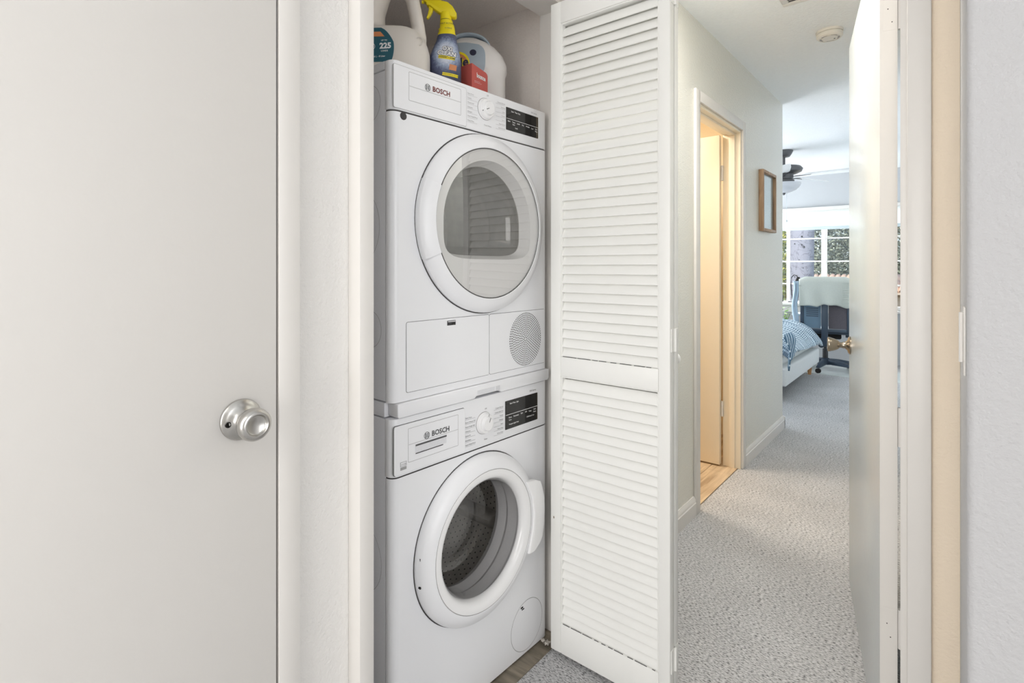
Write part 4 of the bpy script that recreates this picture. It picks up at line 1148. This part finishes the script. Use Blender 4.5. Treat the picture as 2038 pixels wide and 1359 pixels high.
# potted plant behind the bed
pp = empty('potted_plant', (-1.585, 7.30, 0), 0, 'leafy green pot plant behind the far corner of the bed', 'plant')
MB().lathe([(0, 0), (.09, 0), (.12, .28), (.125, .30), (.115, .30), (.11, .27), (0, .27)], seg=32).build('pot', 'dark_metal', pp)
lf = MB()
for i in range(44):
    a = random.uniform(0, 2 * PI); L = random.uniform(.05, .09); r = random.uniform(.01, .05); h = random.uniform(.36, .70)
    c = Vector((r * math.cos(a), r * math.sin(a), h)); d = Vector((math.cos(a), math.sin(a), random.uniform(-.2, .5))).normalized(); s_ = d.cross(Vector((0, 0, 1))).normalized() * L * .3
    lf.add([c, c + d * L * .5 + s_, c + d * L, c + d * L * .5 - s_], [(0, 1, 2, 3)])
lf.build('leaves', 'leaf_p', pp, kind='stuff', smooth=False, fix=False)
st = MB()
for i in range(6):
    a = i * 1.05
    st.tube([(0, 0, .26), (.03 * math.cos(a), .03 * math.sin(a), .45), (.07 * math.cos(a), .07 * math.sin(a), .62)], .004, 5)
st.build('stems', 'leaf_p', pp)

# office chair, its back to the camera
oc = empty('office_chair', (-1.10, 7.12, 0), math.radians(8), 'dark blue office chair seen from behind at the bedroom window', 'chair')
def rpl(x0, z0, x1, z1, r, y0, y1, name, m, par=oc, bev=.006):
    return MB().prism(rrect(x0, z0, x1, z1, r), y0, y1).build(name, m, par, bev=bev)
# back frame (border, spine, cross bars) and panels
bfm = MB()
def frame_ring(mb, x0, z0, x1, z1, w, y0, y1):
    mb.box(x0, x0 + w, y0, y1, z0, z1).box(x1 - w, x1, y0, y1, z0, z1).box(x0 + w, x1 - w, y0, y1, z0, z0 + w).box(x0 + w, x1 - w, y0, y1, z1 - w, z1)
frame_ring(bfm, -.245, .46, .245, 1.05, .035, -.26, -.225)
bfm.box(-.035, .03, -.285, -.235, .30, .80)
bfm.box(-.21, .21, -.27, -.24, .76, .80)
bfm.build('back_frame', 'plastic_dk', oc, bev=.008)
lpn = B(-.21, -.04, -.248, -.238, .50, .76).build('back_panel', 'plastic_bl', oc)
for i in range(5):
    B(-.185, -.065, -.252, -.246, .63 + .022 * i, .64 + .022 * i).build('back_slot', 'plastic_dk', lpn)
B(.035, .21, -.248, -.238, .50, .76).build('back_panel', 'mesh_dk', oc)
B(-.21, .21, -.246, -.238, .80, 1.015).build('back_panel', 'mesh_dk', oc)
rpl(-.25, .43, .25, .50, .03, -.20, .27, 'seat', 'plastic_dk', bev=.02)
MB().prism(rrect(-.16, .37, .16, .43, .02), -.12, .14).build('tilt_mechanism', 'dark', oc, bev=.006)
MB().tube([(-.035, -.27, .31), (-.03, -.12, .35), (0, 0, .39)], .03, 10).build('back_bracket', 'plastic_dk', oc)
for sx in (-1, 1):
    ar = MB().box(sx * .29 - .016, sx * .29 + .016, -.04, .04, .40, .62).box(min(sx * .2, sx * .305), max(sx * .2, sx * .305), -.035, .035, .385, .42).build('armrest_post', 'plastic_dk', oc, bev=.006)
    B(sx * .295 - .045, sx * .295 + .045, -.14, .12, .62, .645).build('armrest_pad', 'shade_bar', ar, bev=.010, seg=3)
MB().lathe([(0, .10), (.028, .10), (.028, .24), (.018, .245), (.018, .38), (0, .38)], seg=20).build('gas_lift', 'dark_metal', oc)
MB().lathe([(0, .06), (.055, .06), (.055, .12), (.035, .135), (0, .135)], seg=24).build('base_hub', 'plastic_dk', oc)
for k in range(5):
    a = math.radians(-72 + 72 * k - 30)
    ca, sa = math.cos(a), math.sin(a)
    P = lambda r, w, h, ca=ca, sa=sa: (r * ca - w * sa, r * sa + w * ca, h)
    lg = MB().loft([[P(r, -w, h0), P(r, w, h0), P(r, w * .8, h1), P(r, -w * .8, h1)] for r, w, h0, h1 in ((.04, .032, .065, .125), (.20, .026, .062, .108), (.33, .020, .058, .080))]).build('base_leg', 'plastic_dk', oc, bev=.005)
    MB().lathe([(0, -.018), (.024, -.018), (.027, -.012), (.027, .012), (.024, .018), (0, .018)], axis='y', seg=18).build('caster', 'dark', lg, loc=P(.315, 0, .027), rot=(0, 0, a + 1.2))
# knitted throw over the backrest
th = MB(); nu, nv = 40, 36
prof_y = [(-.296, .750), (-.292, .84), (-.286, .95), (-.280, 1.03), (-.262, 1.066), (-.240, 1.074), (-.218, 1.064), (-.205, 1.02), (-.200, .85)]
def tfn(u, v):
    x = -.255 + .515 * u
    t = v * (len(prof_y) - 1); i = min(int(t), len(prof_y) - 2); f = t - i
    y, z = [prof_y[i][k] + f * (prof_y[i + 1][k] - prof_y[i][k]) for k in (0, 1)]
    hang = max(0, 1 - v * 3)
    z += hang * (.006 * math.sin(u * 13) + .022 * max(0, math.sin((u - .35) * PI / .4)) * (.35 < u < .75) + .02 * mnoise.noise(Vector((u * 6, 1, 2))))
    if v < .5: y += .012 * math.sin(u * 17 + v * 3) * hang - .008
    z -= .030 * max(0, abs(u - .5) - .38) / .12 * (v > .3)
    return (x, y, z)
th.grid(tfn, nu, nv)
# the throw lies on the chair and stays a thing of its own, in world coordinates
to = th.build('knitted_throw', 'knit', fix=False, loc=(-1.10, 7.12, 0), rot=(0, 0, math.radians(8)))
sm_ = to.modifiers.new('s', 'SOLIDIFY'); sm_.thickness = .010; sm_.offset = 1
tag(to, 'pale sage knitted throw draped over the office chair back', 'throw')
rb = MB()
for i in range(14):
    z = .765 + .0195 * i
    rb.tube([(.168, -.317 + .0012 * i, z), (.254, -.315 + .0012 * i, z)], .0040, 6)
rb.build('ribbed_border', 'knit', to)
sl_ = MB().grid(lambda u, v: (-.322 + .05 * u + .010 * math.sin(v * 9), -.262 - .012 * math.sin(u * 6), .43 + .60 * v), 8, 20)
sv = sl_.build('pale_shirt', 'knit2', fix=False, loc=(-1.10, 7.12, 0), rot=(0, 0, math.radians(8)))
m_ = sv.modifiers.new('s', 'SOLIDIFY'); m_.thickness = .012
tag(sv, 'pale blue garment hanging under the throw at the left chair side', 'garment')
# chair mat
cm = B(-1.38, -.35, 6.78, 7.42, .0, .006).build('chair_mat', mat('chair_mat_vinyl', S(226, 232, 230), .08, var=.02), bev=.002, seg=1)
cm.location = (0, 0, .0005)
tag(cm, 'glossy pale chair mat under the office chair', 'chair mat')
oc.location.z = to.location.z = sv.location.z = .0068

# ------------------------------------------------------------------ outdoors
struct('ground', B(-25, 20, 8.6, 45, -2.7, -2.6), 'soil', 'garden ground outside below the window', 'ground')
tk = empty('tree', (-2.085, 11.0, -2.6), 0, 'pale grey barked tree trunk standing just outside the window', 'tree')
secs = []
for i in range(34):
    z = i * .25
    secs.append([((.208 + .010 * mnoise.noise(Vector((math.cos(a) * 2, math.sin(a) * 2, z * 1.2)))) * math.cos(a), (.208 + .010 * mnoise.noise(Vector((math.cos(a) * 2, 9, z * 1.2)))) * math.sin(a), z) for a in [2 * PI * k / 24 for k in range(24)]])
tr = MB().loft(secs).build('trunk', 'bark', tk)
for (a, z, r) in ((-1.9, 4.22, .012), (-1.35, 4.35, .016), (-1.2, 4.16, .020), (-1.35, 4.20, .012), (-1.9, 3.62, .014), (-1.25, 3.78, .010), (-1.28, 3.86, .008), (-1.55, 3.93, .011)):
    MB().lathe([(r, 0), (r * .7, .008), (0, .003)], axis='y', c=(.212 * math.cos(a), .214 * math.sin(a), z), seg=10).build('knot', 'dark', tr)
def foliage(name, loc, rad, n, m, size, label, trunk_h, trunk_r=.12, group=None):
    t = empty(name, loc, 0, label, 'bush' if 'bush' in name else 'tree', group)
    f = MB()
    for i in range(n):
        while True:
            p = Vector((random.uniform(-1, 1), random.uniform(-1, 1), random.uniform(-1, 1)))
            if p.length < 1 and mnoise.noise(p * 2.2 + Vector(loc)) > -.08: break
        p = Vector((p.x * rad[0], p.y * rad[1], p.z * rad[2] + trunk_h))
        d = Vector((random.gauss(0, 1), random.gauss(0, 1), random.gauss(0, .7))).normalized(); s_ = d.orthogonal().normalized() * size * random.uniform(.25, .45)
        L = size * random.uniform(.6, 1.3)
        f.add([p, p + d * L * .5 + s_, p + d * L, p + d * L * .5 - s_], [(0, 1, 2, 3)])
    f.build('foliage', m, t, kind='stuff', smooth=False, fix=False)
    MB().tube([(0, 0, 0), (.05, 0, trunk_h * .5), (0, .05, trunk_h)], trunk_r, 10, trunk_r * .6).build('trunk', 'thresh', t)
foliage('bush', (-2.55, 11.6, -2.6), (.38, .5, 2.6), 5000, 'leaf_y', .085, 'yellow green climbing bush left of the pale trunk', 2.4)
foliage('garden_tree', (-1.9, 19.5, -2.6), (2.2, 1.5, 2.3), 15000, 'leaf_d', .10, 'dark leafy tree behind the pale trunk and the tiled roof', 4.6)
foliage('garden_tree', (-.9, 24.5, -2.6), (4.5, 1.6, 4.2), 14000, 'leaf_g', .19, 'silvery grey green tree crown farther off behind the roof', 5.0)
nr = empty('tiled_roof', (-3.4, 14.0, 0), 0, 'terracotta barrel tile roof of the house across the garden', 'roof')
B(0, 4.0, .25, 3.0, -2.6, .62).build('house_wall', 'wall_out', nr)
B(-.1, 4.1, .0, 1.05, .60, .64).add([], []).build('eave', 'wall_out', nr)
tm = None
for r in range(3):
    for i in range(34):
        if tm is None:
            secs = []
            for k in range(3):
                y = -.02 + .36 * k / 2
                z = .115 * k / 2 * 1.05
                secs.append([((.056 - .006 * k / 2) * math.cos(b), y, z + (.056 - .006 * k / 2) * math.sin(b)) for b in [PI * q / 8 for q in range(9)]])
            tm = MB().loft(secs, cap=False).build('roof_tile', 'roof', nr, fix=False)
            sx_ = tm.modifiers.new('s', 'SOLIDIFY'); sx_.thickness = .012
            o = tm
        else:
            o = tm.copy(); COL.objects.link(o)
        o.location = (.06 + .118 * i, .02 + .33 * r, .64 + .105 * r + random.uniform(-.004, .004))
MB().add([(-.1, 0, .64), (4.1, 0, .64), (4.1, 1.0, .96), (-.1, 1.0, .96), (-.1, 1.0, .62), (4.1, 1.0, .62)], [(0, 1, 2, 3), (3, 2, 5, 4)]).build('roof_deck', 'roof', nr, fix=False)
